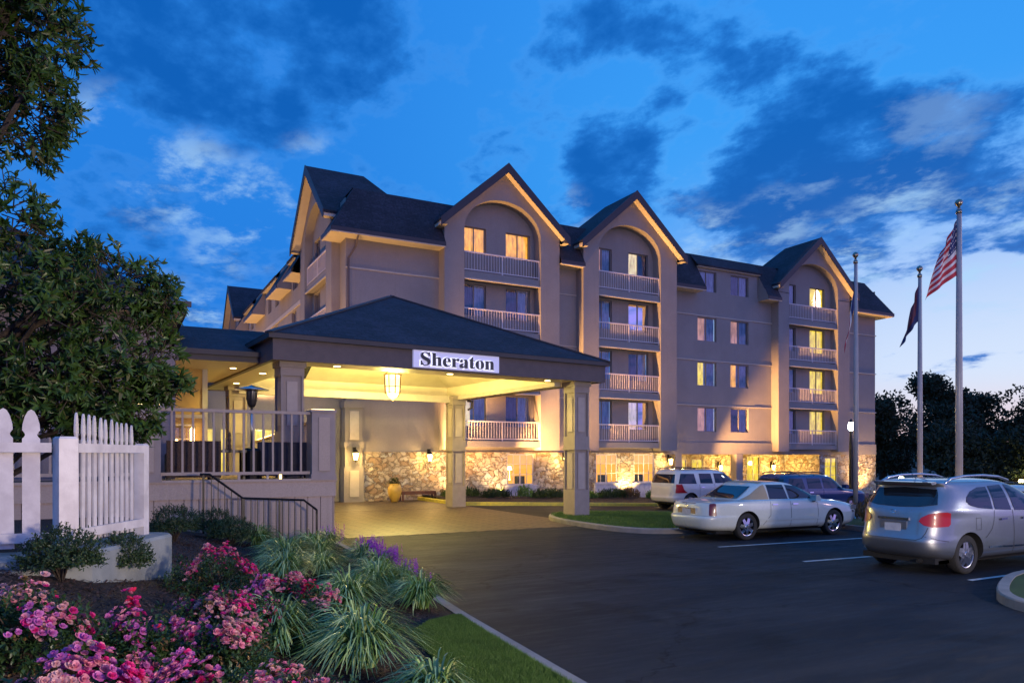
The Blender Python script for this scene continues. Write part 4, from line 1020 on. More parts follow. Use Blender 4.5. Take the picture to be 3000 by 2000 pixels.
for i, (x, y) in enumerate(outl):
    p0, p1 = Vector(outl[i - 1]), Vector(outl[(i + 1) % n]); d = (p1 - p0).normalized(); top.append((x - d.y * .025, y + d.x * .025, 1.22))
b.add([(x, y, 1.19) for x, y in outl] + top, [(i, (i + 1) % n, n + (i + 1) % n, n + i) for i in range(n)])
r = delaunay_2d_cdt([Vector(p[:2]) for p in top], [(i, (i + 1) % n) for i in range(n)], [], 1, 1e-4)
b.add([(v.x, v.y, 1.22) for v in r[0]], [tuple(f) for f in r[2]])
M['render_grey'] = mottled('render_grey', (.27, .29, .28), (.19, .21, .21), 3, .85, .5, .008, 35)
o = b.build('retaining_wall', M['render_grey']); tag(o, 'low grey rendered retaining wall with a rounded end under the picket fence', 'wall')
PFN = thing('picket_fence', 'white painted picket fence with pointed spade tops on a low grey wall', 'fence', (-.45, 7.83, 1.22))
def picket(x, y, ang, w, zb, zt, th=.016):
    pr_ = [(-w / 2, zb), (w / 2, zb), (w / 2, zt - .26)]
    arc = [(w / 2 * (1 - .34 * math.sin(math.pi * t)), zt - .26 + .07 * t) for t in (.25, .5, .75)]
    hd = [(w / 2, zt - .185), (w * .47, zt - .13), (w * .34, zt - .06), (w * .17, zt - .015), (0, zt)]
    right = pr_[2:] + arc + hd
    poly = [(-w / 2, zb), (w / 2, zb)] + right + [(-u, z) for u, z in right[:-1][::-1]]
    b = MB(); b.prism(poly, 'Y', -th / 2, th / 2); ca, sa = math.cos(ang), math.sin(ang)
    b.v = [(x + u * ca - v * sa, y + u * sa + v * ca, z) for u, v, z in b.v]
    jr = random.Random(int(x * 1000 + y * 77)); jt, jz = jr.uniform(-.012, .012), jr.uniform(-.008, .008); b.v = [(X_ + (Z_ - 1.3) * jt * ca, Y_ + (Z_ - 1.3) * jt * sa, Z_ + jz) for X_, Y_, Z_ in b.v]
    b.build('picket', M['white_paint'], PFN)
def fence_run(p, q, n, w, z0, z1l, z1r, start=.5):
    p, q = Vector(p), Vector(q); d = (q - p); L = d.length; d = d.normalized(); ang = math.atan2(d.y, d.x); nn = Vector((d.y, -d.x))
    for i in range(n):
        t = (i + start) / n; c_ = p + (q - p) * t; c_ = c_ - nn * .035; picket(c_.x, c_.y, ang, w, z0 + .03 * ((i * 7) % 3 - 1) * .3, z1l + (z1r - z1l) * t)
    return p, q, nn
def post(x, y, s, z0, z1, ang=0):
    b = MB(); b.prism([(-s / 2, -s / 2), (s / 2, -s / 2), (s / 2, s / 2), (-s / 2, s / 2)], 'Z', z0, z1 - .02)
    b.add([(-s / 2 + .0, -s / 2, z1 - .02), (s / 2, -s / 2, z1 - .02), (s / 2, s / 2, z1 - .02), (-s / 2, s / 2, z1 - .02), (-s / 2 + .015, -s / 2 + .015, z1), (s / 2 - .015, -s / 2 + .015, z1), (s / 2 - .015, s / 2 - .015, z1), (-s / 2 + .015, s / 2 - .015, z1)], [(0, 1, 5, 4), (1, 2, 6, 5), (2, 3, 7, 6), (3, 0, 4, 7), (4, 5, 6, 7)])
    ca, sa = math.cos(ang), math.sin(ang); b.v = [(x + u * ca - v * sa, y + u * sa + v * ca, z) for u, v, z in b.v]
    b.build('post', M['white_paint'], PFN)
aR = math.atan2(9.08 - 7.86, .26 + .40)
post(-.415, 7.765, .155, 1.2, 2.26, R(22)); post(.235, 9.12, .11, 1.2, 2.22, aR)
fence_run((-.33, 7.92), (.19, 9.03), 11, .058, 1.27, 2.50, 2.42)
fence_run((-3.3, 7.80), (-.58, 7.77), 14, .135, 1.27, 2.50, 2.50)
b = MB()
for (p, q) in (((-.40, 7.86), (.25, 9.03)), ((-3.3, 7.79), (-.52, 7.76))):
    for z in (1.36, 2.16): b = MB(); d = (Vector(q) - Vector(p)).normalized(); b.bar((*p, z), (*q, z), .03, .085); b.build('rail', M['white_paint'], PFN)
# ------------------------------------------------------------------ cars
def paint(name, c1, metal=0.0, rough=.25, coat=1.0):
    m = mat(name, c1, rough, metal, coat=coat); q = NG(m.node_tree); b = m.node_tree.nodes['Principled BSDF']
    p = geopos(q); n = q.noise(p, 1.6, 4, .6).outputs['Fac']
    q.l(q.mix(q.mr(n, .3, .7), c1, tuple(x * .88 for x in c1)), b.inputs['Base Color'])
    q.l(q.mr(n, .3, .7, rough, rough + .08), b.inputs['Roughness'])
    return m
M['car_glass'] = mat('car_glass', (.008, .011, .016), .03, 0, spec=.6, coat=0)
M['car_glass'].node_tree.nodes['Principled BSDF'].inputs['IOR'].default_value = 1.6
M['rubber'] = mottled('rubber', (.018, .018, .018), (.028, .027, .026), 30, .85, .4, .003, 90)
M['chrome'] = mat('chrome', (.75, .75, .76), .12, 1)
M['alloy'] = mat('alloy', (.50, .50, .52), .28, 1)
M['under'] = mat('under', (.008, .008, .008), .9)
M['seam'] = mat('seam', (.01, .01, .012), .6)
M['tail_red'] = mat('tail_red', (.36, .006, .012), .35, coat=.3)
M['tail_dark'] = mat('tail_dark', (.12, .004, .01), .3, coat=.3)
M['plastic_black'] = mat('plastic_black', (.02, .02, .021), .5)
M['plate'] = mottled('plate', (.45, .46, .50), (.34, .36, .42), 12, .45)

def interp(keys, z, k):
    if z <= keys[0][0]: return keys[0][k]
    for i in range(len(keys) - 1):
        a, c_ = keys[i], keys[i + 1]
        if z <= c_[0]:
            t = (z - a[0]) / (c_[0] - a[0])
            # monotone-ish cubic
            def sl(j):
                if j <= 0 or j >= len(keys) - 1: return None
                s0 = (keys[j][k] - keys[j - 1][k]) / (keys[j][0] - keys[j - 1][0]); s1 = (keys[j + 1][k] - keys[j][k]) / (keys[j + 1][0] - keys[j][0])
                return 0 if s0 * s1 <= 0 else 2 * s0 * s1 / (s0 + s1)
            h = c_[0] - a[0]; sec = (c_[k] - a[k]) / h
            m0 = sl(i); m1 = sl(i + 1); m0 = sec if m0 is None else m0; m1 = sec if m1 is None else m1
            return (2 * t ** 3 - 3 * t * t + 1) * a[k] + (t ** 3 - 2 * t * t + t) * h * m0 + (-2 * t ** 3 + 3 * t * t) * c_[k] + (t ** 3 - t * t) * h * m1
    return keys[-1][k]
class Car:
    """car in its own frame: rear at x=0, nose at +x, y across, z up. keys rows: z, x_rear, x_front, half_width, corner exponent"""
    def __init__(s, name, label, loc, rz, keys, body_mat, wheels, wr, ww, track, arch_r, cat='car', rim='spoke5', rim_mat='alloy'):
        s.t = thing(name, label, cat, loc, rz); s.keys = keys
        zs = []; z0, z1 = keys[0][0], keys[-1][0]
        for a, c_ in zip(keys, keys[1:]):
            n = max(2, int((c_[0] - a[0]) / .035)); zs += [a[0] + (c_[0] - a[0]) * i / n for i in range(n)]
        zs.append(z1); N = 96; vs = []; s.zs = zs
        for z in zs:
            xr, xf, w, e = (interp(keys, z, k) for k in (1, 2, 3, 4))
            xc, a = (xr + xf) / 2, (xf - xr) / 2
            for i in range(N):
                th = 2 * math.pi * i / N
                c_, s_ = math.cos(th), math.sin(th)
                x = abs(c_) ** (2 / e) * (1 if c_ > 0 else -1); y = abs(s_) ** (2 / e) * (1 if s_ > 0 else -1)
                vs.append((xc + a * x, w * y, z))
        b = MB(); fs = []
        for j in range(len(zs) - 1):
            for i in range(N): fs.append((j * N + i, j * N + (i + 1) % N, (j + 1) * N + (i + 1) % N, (j + 1) * N + i))
        fs.append(tuple(range(N))[::-1]); fs.append(tuple((len(zs) - 1) * N + i for i in range(N)))
        b.add(vs, fs)
        body = b.build('body', [M[body_mat], M['under']] if isinstance(body_mat, str) else body_mat, None, smooth=True)
        s.bvh = BVHTree.FromObject(body, bpy.context.evaluated_depsgraph_get())
        # wheel arches cut into the sides
        c2 = MB()
        for x in wheels:
            for sg in (-1, 1):
                c2.lathe([(arch_r, 0), (arch_r, .5)] if sg > 0 else [(arch_r, -.5), (arch_r, 0)], 40, (x, sg * (track / 2 - .16), wr + .02), 'Y')
        cut = c2.build('cut', M['under'])
        md = body.modifiers.new('b', 'BOOLEAN'); md.object = cut; md.operation = 'DIFFERENCE'; md.solver = 'EXACT'
        dg = bpy.context.evaluated_depsgraph_get(); me = bpy.data.meshes.new_from_object(body.evaluated_get(dg))
        me.materials.clear()
        for m in (M[body_mat], M['under']): me.materials.append(m)
        for p in me.polygons:
            c_ = p.center; p.material_index = 0
            for x in wheels:
                rr = math.hypot(c_.x - x, c_.z - wr - .02)
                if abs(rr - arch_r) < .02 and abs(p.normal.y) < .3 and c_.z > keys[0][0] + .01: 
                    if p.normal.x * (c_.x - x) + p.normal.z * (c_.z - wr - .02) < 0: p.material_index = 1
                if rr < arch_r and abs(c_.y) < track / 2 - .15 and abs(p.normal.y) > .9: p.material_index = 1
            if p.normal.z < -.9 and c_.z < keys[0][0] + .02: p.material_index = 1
            p.use_smooth = True
        me.update()
        try: me.set_sharp_from_angle(angle=R(38))
        except Exception: pass
        bpy.data.objects.remove(body); bpy.data.objects.remove(cut)
        s.body = bpy.data.objects.new('body', me); COL.objects.link(s.body); s.body.parent = s.t
        for x in wheels:
            for sg in (-1, 1): s.wheel(x, sg, wr, ww, track, rim, rim_mat)
        s.wr = wr
    def wheel(s, x, sg, r, w, track, rim, rim_mat):
        y1 = sg * track / 2; y0 = y1 - sg * w
        c_ = (x, 0, r)
        pr_ = [(r * .68, y0), (r * .95, y0), (r, y0 + sg * .03), (r, y1 - sg * .03), (r * .96, y1 - sg * .006), (r * .80, y1), (r * .68, y1 - sg * .01)]
        e = bpy.data.objects.new('wheel', None); COL.objects.link(e); e.parent = s.t; e.empty_display_size = .1
        b = MB(); b.lathe(pr_, 40, c_, 'Y', False); b.build('tyre', M['rubber'], e, smooth=True, world=False)
        yf = y1 - sg * .018
        b = MB(); b.lathe([(r * .685, yf), (r * .64, yf - sg * .004), (r * .60, yf - sg * .05), (r * .60, yf - sg * .10)], 36, c_, 'Y', False)
        b.lathe([(r * .17, yf + sg * .002), (r * .13, yf + sg * .012)], 16, c_, 'Y')
        n = 5 if rim == 'spoke5' else 7
        for k in range(n):
            a = 2 * math.pi * k / n + .3; ca, sa = math.cos(a), math.sin(a)
            wi, wo = (.095, .062) if rim == 'spoke5' else (.05, .04)
            ri, ro = r * .10, r * .63
            p = lambda rr, off, yy: (x + rr * ca - off * sa, yy, r + rr * sa + off * ca)
            vs = [p(ri, -wi * r / .34, yf), p(ro, -wo * r / .34, yf - sg * .012), p(ro, wo * r / .34, yf - sg * .012), p(ri, wi * r / .34, yf)]
            vs += [(v[0], v[1] - sg * .035, v[2]) for v in vs]
            b.add(vs, [(0, 1, 2, 3), (0, 4, 5, 1), (3, 2, 6, 7), (1, 5, 6, 2)])
            if rim == 'spoke5':   # pocket edge highlights
                vs = [p(ri + .02, -.012, yf + sg * .006), p(ro, -.012, yf - sg * .004), p(ro, .012, yf - sg * .004), p(ri + .02, .012, yf + sg * .006)]; b.add(vs, [(0, 1, 2, 3)])
        b.build('rim', M[rim_mat], e, smooth=False, world=False)
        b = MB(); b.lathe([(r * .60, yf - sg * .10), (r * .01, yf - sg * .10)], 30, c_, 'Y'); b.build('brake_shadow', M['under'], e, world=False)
    def cast(s, u, v, ax):
        if ax[0] == 'Y':
            sg = -1 if ax[1] == '-' else 1; o, d = Vector((u, sg * 3, v)), Vector((0, -sg, 0))
        elif ax[0] == 'X':
            sg = -1 if ax[1] == '-' else 1; o, d = Vector((-2 if sg < 0 else 8, u, v)), Vector((-sg, 0, 0))
        elif ax[0] == 'C':   # around the rear corner: u = degrees from straight back towards -y (or +y), v = height
            sg = -1 if ax[1] == '-' else 1; a = R(u); dd = Vector((-math.cos(a), sg * math.sin(a), 0)); o, d = Vector((1.1, 0, v)) + dd * 4, -dd
            h = s.bvh.ray_cast(o, d); return h[0], h[1]
        else: o, d = Vector((u, v, 4)), Vector((0, 0, -1))
        h = s.bvh.ray_cast(o, d)
        if h[0] is None:
            h = s.bvh.find_nearest(o + d * 2.2); return h[0], h[1]
        return h[0], h[1]
    def patch(s, name, mt, poly, ax, off=.008, par=None, res=.05, smooth=True, close=True):
        """panel following the body surface inside a drawn outline"""
        if close:
            dens = []
            n = len(poly)
            for i in range(n):
                p, q_ = Vector(poly[i]), Vector(poly[(i + 1) % n]); k = max(1, int((q_ - p).length / res))
                dens += [p + (q_ - p) * j / k for j in range(k)]
        n = len(dens); x0, x1 = min(p.x for p in dens), max(p.x for p in dens); y0, y1 = min(p.y for p in dens), max(p.y for p in dens)
        pts = dens + [Vector((x0 + (x1 - x0) * (i + .5) / max(1, int((x1 - x0) / res)), y0 + (y1 - y0) * (j + .5) / max(1, int((y1 - y0) / res)))) for i in range(max(1, int((x1 - x0) / res))) for j in range(max(1, int((y1 - y0) / res)))]
        r = delaunay_2d_cdt(pts, [(i, (i + 1) % n) for i in range(n)], [], 1, 1e-5)
        b = MB(); vs = []
        for v in r[0]:
            h, nn = s.cast(v.x, v.y, ax); vs.append(h + nn * off)
        b.add(vs, [tuple(f) for f in r[2]])
        o = b.build(name, M[mt], par or s.t, smooth=smooth, world=False); return o
    def cpatch(s, name, mt, poly, ax, off):
        sc = 55.0   # degrees to a comparable length
        P_ = [(u / sc, v) for u, v in poly]; old = s.cast
        s.cast = lambda u, v, a: old(u * sc, v, a)
        o = s.patch(name, mt, P_, ax, off, res=.03); s.cast = old; return o
    def line(s, name, mt, pts, ax, w=.012, off=.004, par=None):
        """thin band along a polyline on the surface"""
        b = MB(); P2 = []
        for p, q_ in zip(pts, pts[1:]):
            p, q_ = Vector(p), Vector(q_); k = max(1, int((q_ - p).length / .06)); P2 += [p + (q_ - p) * j / k for j in range(k)]
        P2.append(Vector(pts[-1])); vs = []
        for i, p in enumerate(P2):
            d = (P2[min(i + 1, len(P2) - 1)] - P2[max(i - 1, 0)]).normalized(); nn = Vector((-d.y, d.x)) * w / 2
            for pp in (p - nn, p + nn):
                h, no = s.cast(pp.x, pp.y, ax); vs.append(h + no * off)
        b.add(vs, [(2 * i, 2 * i + 1, 2 * i + 3, 2 * i + 2) for i in range(len(P2) - 1)])
        return b.build(name, M[mt], par or s.body, world=False)

M['silver'] = paint('silver', (.27, .29, .32), .8, .30)
M['pearl'] = paint('pearl', (.56, .60, .55), .0, .26)
M['white_car'] = paint('white_car', (.66, .65, .62), .0, .3)
M['navy_car'] = paint('navy_car', (.008, .035, .13), .1, .25)
M['vinyl'] = mottled('vinyl', (.34, .27, .17), (.30, .24, .15), 6, .6, .5, .003, 150)

# silver crossover -------------------------------------------------
def zc(z): return z if z <= .6 else (.6 + (z - .6) * 1.30 if z <= 1.0 else 1.12 + (z - 1.0) * .935)
def ZP(pts): return [(u, zc(z)) for u, z in pts]
kk = [(.24, .42, 4.30, .78, 5), (.30, .16, 4.44, .86, 5), (.42, .04, 4.55, .895, 5), (.60, .0, 4.60, .905, 4.6), (.66, .035, 4.60, .905, 4.6), (.80, .085, 4.55, .903, 4.6), (.92, .115, 4.38, .895, 4.6),
      (1.0, .145, 3.95, .885, 4.8), (1.06, .19, 3.62, .865, 5), (1.2, .31, 3.30, .825, 5.4), (1.35, .43, 2.98, .765, 6), (1.45, .47, 2.72, .715, 6.5), (1.52, .40, 2.50, .665, 7), (1.56, .50, 2.32, .58, 6), (1.59, .72, 2.1, .44, 4), (1.605, 1.0, 1.8, .22, 3), (1.61, 1.2, 1.5, .05, 2)]
kk = [(zc(r_[0]), *r_[1:]) for r_ in kk]
c1 = Car('silver_crossover', 'silver crossover parked nearest the camera with red tail lamps and roof rails', (12.33, 8.50, 0), 0, kk, 'silver', (.93, 3.62), .345, .22, 1.66, .385)
for sg, ax in ((-1, 'Y-'), (1, 'Y+')):
    # side glass: quarter light, rear door glass, front door glass in one dark band with pillars
    c1.patch('side_window', 'car_glass', ZP([(.90, 1.17), (.98, 1.10), (1.20, 1.05), (1.62, 1.01), (1.66, 1.44), (1.38, 1.43), (1.12, 1.36), (.96, 1.26)]), ax, .006)
    c1.patch('side_window', 'car_glass', ZP([(1.69, 1.005), (2.20, .985), (2.15, 1.47), (1.73, 1.45)]), ax, .006)
    c1.patch('side_window', 'car_glass', ZP([(2.30, .98), (3.30, .96), (3.38, 1.02), (2.92, 1.36), (2.62, 1.46), (2.26, 1.475)]), ax, .006)
    c1.line('seam', 'seam', ZP([(1.66, .995), (1.63, .86), (1.56, .74), (1.44, .66), (1.36, .62)]), ax, .009)
    c1.line('seam', 'seam', ZP([(.42, .60), (.24, .62), (.10, .66)]), ax, .009)
    c1.line('seam', 'seam', ZP([(2.24, .99), (2.27, .70), (2.26, .34)]), ax, .010)
    c1.line('seam', 'seam', ZP([(3.30, .95), (3.34, .60), (3.20, .34)]), ax, .010)
    c1.line('side_moulding', 'chrome', ZP([(1.48, .46), (2.22, .44)]), ax, .030, .012); c1.line('side_moulding', 'chrome', ZP([(2.28, .44), (3.15, .43)]), ax, .030, .012)
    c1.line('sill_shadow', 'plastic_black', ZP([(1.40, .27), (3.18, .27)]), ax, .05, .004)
    for x in (1.92, 2.62):
        o = c1.line('door_handle', 'chrome', ZP([(x - .10, .865), (x + .10, .87)]), ax, .035, .028, c1.t)
    c1.cpatch('tail_lamp', 'tail_red', ZP([(25, .86), (29, .81), (36, .785), (50, .80), (52, .83), (52.5, .975), (49, .99), (40, .985), (33, .96), (27, .91)]), ax[0:1] and ('C-' if sg < 0 else 'C+'), .012)
    # roof rail
    b = MB(); yy = sg * .60
    pts_ = [(.62, yy * 1.02, 1.60), (.80, yy, 1.68), (1.2, yy, 1.725), (1.8, yy, 1.735), (2.3, yy, 1.705), (2.62, yy, 1.63)]
    b.tube(pts_, [.03, .026, .022, .022, .022, .028], 8); b.build('roof_rail', M['alloy'], c1.t, True, world=False)
c1.line('fuel_door', 'seam', ZP([(1.10, .90), (1.24, .90), (1.24, .74), (1.10, .74), (1.10, .90)]), 'Y-', .007)
c1.patch('rear_window', 'car_glass', ZP([(-.66, 1.12), (-.40, 1.075), (0, 1.06), (.40, 1.075), (.66, 1.12), (.60, 1.30), (.56, 1.40), (0, 1.43), (-.56, 1.40), (-.60, 1.30)]), 'X-', .008)
c1.patch('windscreen', 'car_glass', ZP([(-.66, 1.06), (.66, 1.06), (.58, 1.42), (-.58, 1.42)]), 'X+', .008)
c1.line('seam', 'seam', ZP([(-.60, .78), (-.575, .70), (-.54, .64), (-.46, .61), (.46, .61), (.54, .64), (.575, .70), (.60, .78)]), 'X-', .010)
b = MB(); b.prism([(.30, zc(1.535)), (.44, zc(1.55)), (.50, zc(1.50)), (.34, zc(1.49))], 'Y', -.56, .56); b.build('spoiler', M['silver'], c1.t, world=False)
b = MB(); b.box(.345, .37, -.16, .16, zc(1.485), zc(1.50)); b.build('brake_lamp', M['tail_dark'], c1.t, world=False)
h_, n_ = c1.cast(0, .96, 'X-')
b = MB(); b.box(h_.x - .030, h_.x + .02, -.30, .30, .945, .99); b.build('tailgate_trim', M['chrome'], c1.t, world=False)
h_, n_ = c1.cast(0, .80, 'X-')
b = MB(); b.box(h_.x - .004, h_.x + .03, -.26, .26, .70, .925); pr_ = b.build('plate_recess', M['silver'], c1.t, world=False)
b = MB(); b.box(h_.x - .014, h_.x - .005, -.155, .155, .735, .885); b.build('number_plate', M['plate'], c1.t, world=False)
b = MB(); b.tube([(h_.x - .02 + .03, math.cos(a) * .045, 1.10 + math.sin(a) * .03) for a in rng(0, 2 * math.pi, 16)], .006, 5, False); b.build('badge', M['chrome'], c1.t, world=False)
b = MB(); b.box(.20, .9, -.70, .70, .20, .30); b.box(.30, 4.2, -.70, .70, .20, .26); b.build('underbody', M['under'], c1.t, world=False)
b = MB(); b.tube([(.10, -.45, .24), (.35, -.45, .24)], .035, 10); b.build('exhaust', M['under'], c1.t, world=False)
b = MB(); b.tube([(.75, 0, 1.67), (.62, 0, 1.76)], .006, 5); b.build('aerial', M['plastic_black'], c1.t, world=False)
def mirror(car, x, z, y, mt):
    for sg in (-1, 1):
        b = MB(); b.prism([(x - .05, z - .07), (x + .10, z - .08), (x + .13, z), (x + .06, z + .08), (x - .05, z + .07)], 'Y', min(sg * y, sg * (y + .20)), max(sg * y, sg * (y + .20))); b.build('door_mirror', M[mt], car.t, world=False)
mirror(c1, 3.12, 1.16, .84, 'silver')
for sg in (-1, 1):
    b = MB(); b.box(4.35, 4.55, sg * .6 - .2, sg * .6 + .2, .74, .92); b.build('headlamp', M['chrome'], c1.t, world=False)

# white saloon with tan half roof -----------------------------------
ks = [(.22, .38, 5.15, .80, 5), (.28, .12, 5.30, .88, 5), (.36, .05, 5.38, .93, 5), (.55, .0, 5.44, .945, 5), (.60, .02, 5.44, .945, 5), (.62, .055, 5.42, .945, 5), (.74, .075, 5.32, .943, 5), (.84, .10, 5.05, .935, 5), (.93, .16, 4.45, .92, 5),
      (.965, .50, 4.12, .90, 5), (.99, .98, 3.92, .875, 5.5), (1.03, 1.13, 3.80, .855, 6), (1.14, 1.36, 3.54, .81, 6.5), (1.25, 1.56, 3.28, .76, 7), (1.35, 1.74, 3.02, .70, 7), (1.40, 1.86, 2.86, .63, 6), (1.43, 2.02, 2.66, .50, 5), (1.445, 2.2, 2.5, .2, 3)]
c2_ = Car('white_saloon', 'long white saloon with a tan vinyl rear roof parked beside the kerbed lawn', (12.62, 14.32, 0), R(-2.5), ks, 'pearl', (1.24, 4.26), .335, .21, 1.80, .375, rim='spoke7', rim_mat='chrome')
s2 = c2_
for sg, ax in ((-1, 'Y-'), (1, 'Y+')):
    s2.patch('vinyl_roof', 'vinyl', [(1.14, 1.0), (1.96, 1.0), (1.96, 1.10), (1.95, 1.36), (1.84, 1.33), (1.66, 1.24), (1.45, 1.12), (1.26, 1.04)], ax, .006, res=.04)
    s2.patch('side_window', 'car_glass', [(1.99, 1.0), (2.62, .995), (2.58, 1.35), (2.02, 1.355)], ax, .008)
    s2.patch('side_window', 'car_glass', [(2.68, .995), (3.60, .99), (3.70, 1.02), (3.30, 1.21), (3.02, 1.31), (2.66, 1.35)], ax, .008)
    for ln in ([(1.98, .95), (1.97, .60), (1.72, .36)], [(2.66, .95), (2.68, .60), (2.66, .30)], [(3.60, .95), (3.64, .60), (3.60, .30)]): s2.line('seam', 'seam', ln, ax, .010)
    s2.line('side_moulding', 'pearl', [(1.62, .50), (2.62, .49), (3.70, .48)], ax, .045, .012)
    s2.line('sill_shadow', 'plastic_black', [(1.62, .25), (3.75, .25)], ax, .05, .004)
    for x in (2.12, 2.82): s2.line('door_handle', 'chrome', [(x - .09, .865), (x + .09, .865)], ax, .032, .022, s2.t)
    s2.line('waist_trim', 'chrome', [(1.0, .978), (3.62, .978)], ax, .012, .006)
    s2.cpatch('tail_lamp', 'tail_dark', [(37.5, .64), (39, .625), (45.5, .625), (46.5, .64), (45.5, .91), (43, .925), (38.5, .915), (37.5, .90)], 'C-' if sg < 0 else 'C+', .012)
    s2.patch('side_marker', 'plastic_black', [(5.0, .58), (5.14, .58), (5.12, .64), (5.0, .64)], ax, .01)
s2.patch('rear_window', 'car_glass', [(-.62, 1.02), (.62, 1.02), (.52, 1.31), (-.52, 1.31)], 'X-', .012)
s2.patch('windscreen', 'car_glass', [(-.72, .99), (.72, .99), (.58, 1.33), (-.58, 1.33)], 'X+', .012)
s2.patch('vinyl_roof', 'vinyl', [(1.86, -.60), (2.0, -.60), (2.0, .60), (1.86, .60)], 'Z', .006)
s2.line('seam', 'seam', [(-.72, .87), (-.74, .62), (.74, .62), (.72, .87)], 'X-', .008)
h_, n_ = s2.cast(0, .70, 'X-')
b = MB(); b.box(h_.x - .004, h_.x + .03, -.34, .34, .60, .80); b.build('plate_recess', M['chrome'], s2.t, world=False)
b = MB(); b.box(h_.x - .014, h_.x - .005, -.155, .155, .63, .775); b.build('number_plate', M['plate'], s2.t, world=False)
b = MB(); b.box(.14, .20, -.26, .26, .90, .92); b.build('brake_lamp', M['tail_dark'], s2.t, world=False)
b = MB(); b.tube([(.075, math.cos(a) * .045, .865 + math.sin(a) * .03) for a in rng(0, 2 * math.pi, 16)], .007, 5, False); b.build('badge', M['chrome'], s2.t, world=False)
b = MB(); b.box(.4, 4.9, -.72, .72, .18, .24); b.build('underbody', M['under'], s2.t, world=False)
mirror(s2, 3.48, 1.0, .86, 'pearl')
for sg in (-1, 1): b = MB(); b.box(4.95, 5.16, sg * .68 - .18, sg * .68 + .18, .66, .78); b.build('headlamp', M['chrome'], s2.t, world=False)

# tall white wagon at the planter -----------------------------------
def suv(name, label, loc, rz, bm_, L, Wd, Hh, glass_rows, wh, wr, cat='car'):
    k = Hh / 1.90; w = Wd / 2; z = lambda a: a * k
    keys = [(z(.34), .30, L - .30, w * .90, 6), (z(.42), .06, L - .08, w * .96, 6), (z(.60), .0, L, w * .985, 6), (z(.66), .03, L, w * .985, 6), (z(.95), .05, L - .05, w, 6), (z(1.06), .06, L - .35, w * .99, 6),
            (z(1.14), .08, L - 1.15, w * .97, 6.5), (z(1.20), .10, L - 1.35, w * .955, 7), (z(1.5), .22, L - 1.72, w * .88, 7), (z(1.68), .32, L - 2.0, w * .82, 7), (z(1.76), .40, L - 2.2, w * .72, 6), (z(1.80), .55, L - 2.4, w * .5, 4), (z(1.815), .8, L - 2.8, w * .15, 3)]
    c = Car(name, label, loc, rz, keys, bm_, wh, wr, .24, Wd - .14, wr + .05, cat)
    for sg, ax in ((-1, 'Y-'), (1, 'Y+')):
        for (a, a2, b_, b2) in glass_rows:
            c.patch('side_window', 'car_glass', [(a, z(1.20)), (b_, z(1.19)), (b2, z(1.62)), (a2, z(1.63))], ax, .008)
        c.line('seam', 'seam', [(glass_rows[1][0] - .06, z(1.16)), (glass_rows[1][0] - .05, z(.5))], ax, .012)
        c.line('seam', 'seam', [(glass_rows[2][0] - .06, z(1.16)), (glass_rows[2][0] - .05, z(.5))], ax, .012)
        c.line('door_handle', 'chrome', [(glass_rows[1][0] + .02, z(1.04)), (glass_rows[1][0] + .22, z(1.04))], ax, .035, .022, c.t)
        b = MB(); yy = sg * w * .72; b.tube([(.5, yy, z(1.80)), (.7, yy, z(1.87)), (L - 2.7, yy, z(1.87)), (L - 2.4, yy, z(1.79))], .024, 6); b.build('roof_rail', M['plastic_black'], c.t, world=False)
    b = MB()
    for x in (1.2, 2.0): b.bar((x, -w * .72, z(1.86)), (x, w * .72, z(1.86)), .05, .025)
    b.build('roof_bar', M['plastic_black'], c.t, world=False)
    c.patch('rear_window', 'car_glass', [(-w * .78, z(1.22)), (w * .78, z(1.22)), (w * .68, z(1.60)), (-w * .68, z(1.60))], 'X-', .01)
    c.patch('windscreen', 'car_glass', [(-w * .80, z(1.21)), (w * .80, z(1.21)), (w * .70, z(1.64)), (-w * .70, z(1.64))], 'X+', .012)
    for sg in (-1, 1):
        pl = [(sg * w * .82, z(.80)), (sg * w * .97, z(.80)), (sg * w * .93, z(1.18)), (sg * w * .84, z(1.18))]
        c.patch('tail_lamp', 'tail_red', pl if sg > 0 else pl[::-1], 'X-', .012, res=.05)
        b = MB(); b.box(L - .22, L - .03, sg * w * .72 - .16, sg * w * .72 + .16, z(.76), z(.94)); b.build('headlamp', M['chrome'], c.t, world=False)
    mirror(c, L - 1.55, z(1.26), w * .93, bm_)
    b = MB(); b.box(.4, L - .4, -w * .8, w * .8, z(.28), z(.36)); b.build('underbody', M['under'], c.t, world=False)
    return c
suv('white_wagon', 'tall white sport utility vehicle with dark windows and roof bars parked by the planter', (21.3, 25.8, -.33), 0, 'white_car', 5.15, 2.0, 1.93,
    [(.32, .50, 1.30, 1.22), (1.52, 1.50, 2.25, 2.20), (2.40, 2.36, 3.62, 3.10)], (.98, 3.95), .38)
suv('dark_blue_wagon', 'dark blue sport utility vehicle behind the white saloon, only roof and bonnet showing', (21.8, 20.2, -.22), R(-2), 'navy_car', 4.75, 1.85, 1.72,
    [(.32, .46, 1.15, 1.08), (1.32, 1.32, 2.05, 2.0), (2.16, 2.14, 3.28, 2.78)], (.90, 3.70), .35)
suv('distant_white_wagon', 'pale car whose roof shows at the right edge beyond the silver crossover', (24.4, 13.0, -.3), R(2), 'white_car', 4.6, 1.8, 1.55,
    [(.32, .46, 1.15, 1.08), (1.32, 1.32, 2.05, 2.0), (2.16, 2.14, 3.18, 2.70)], (.90, 3.60), .33)
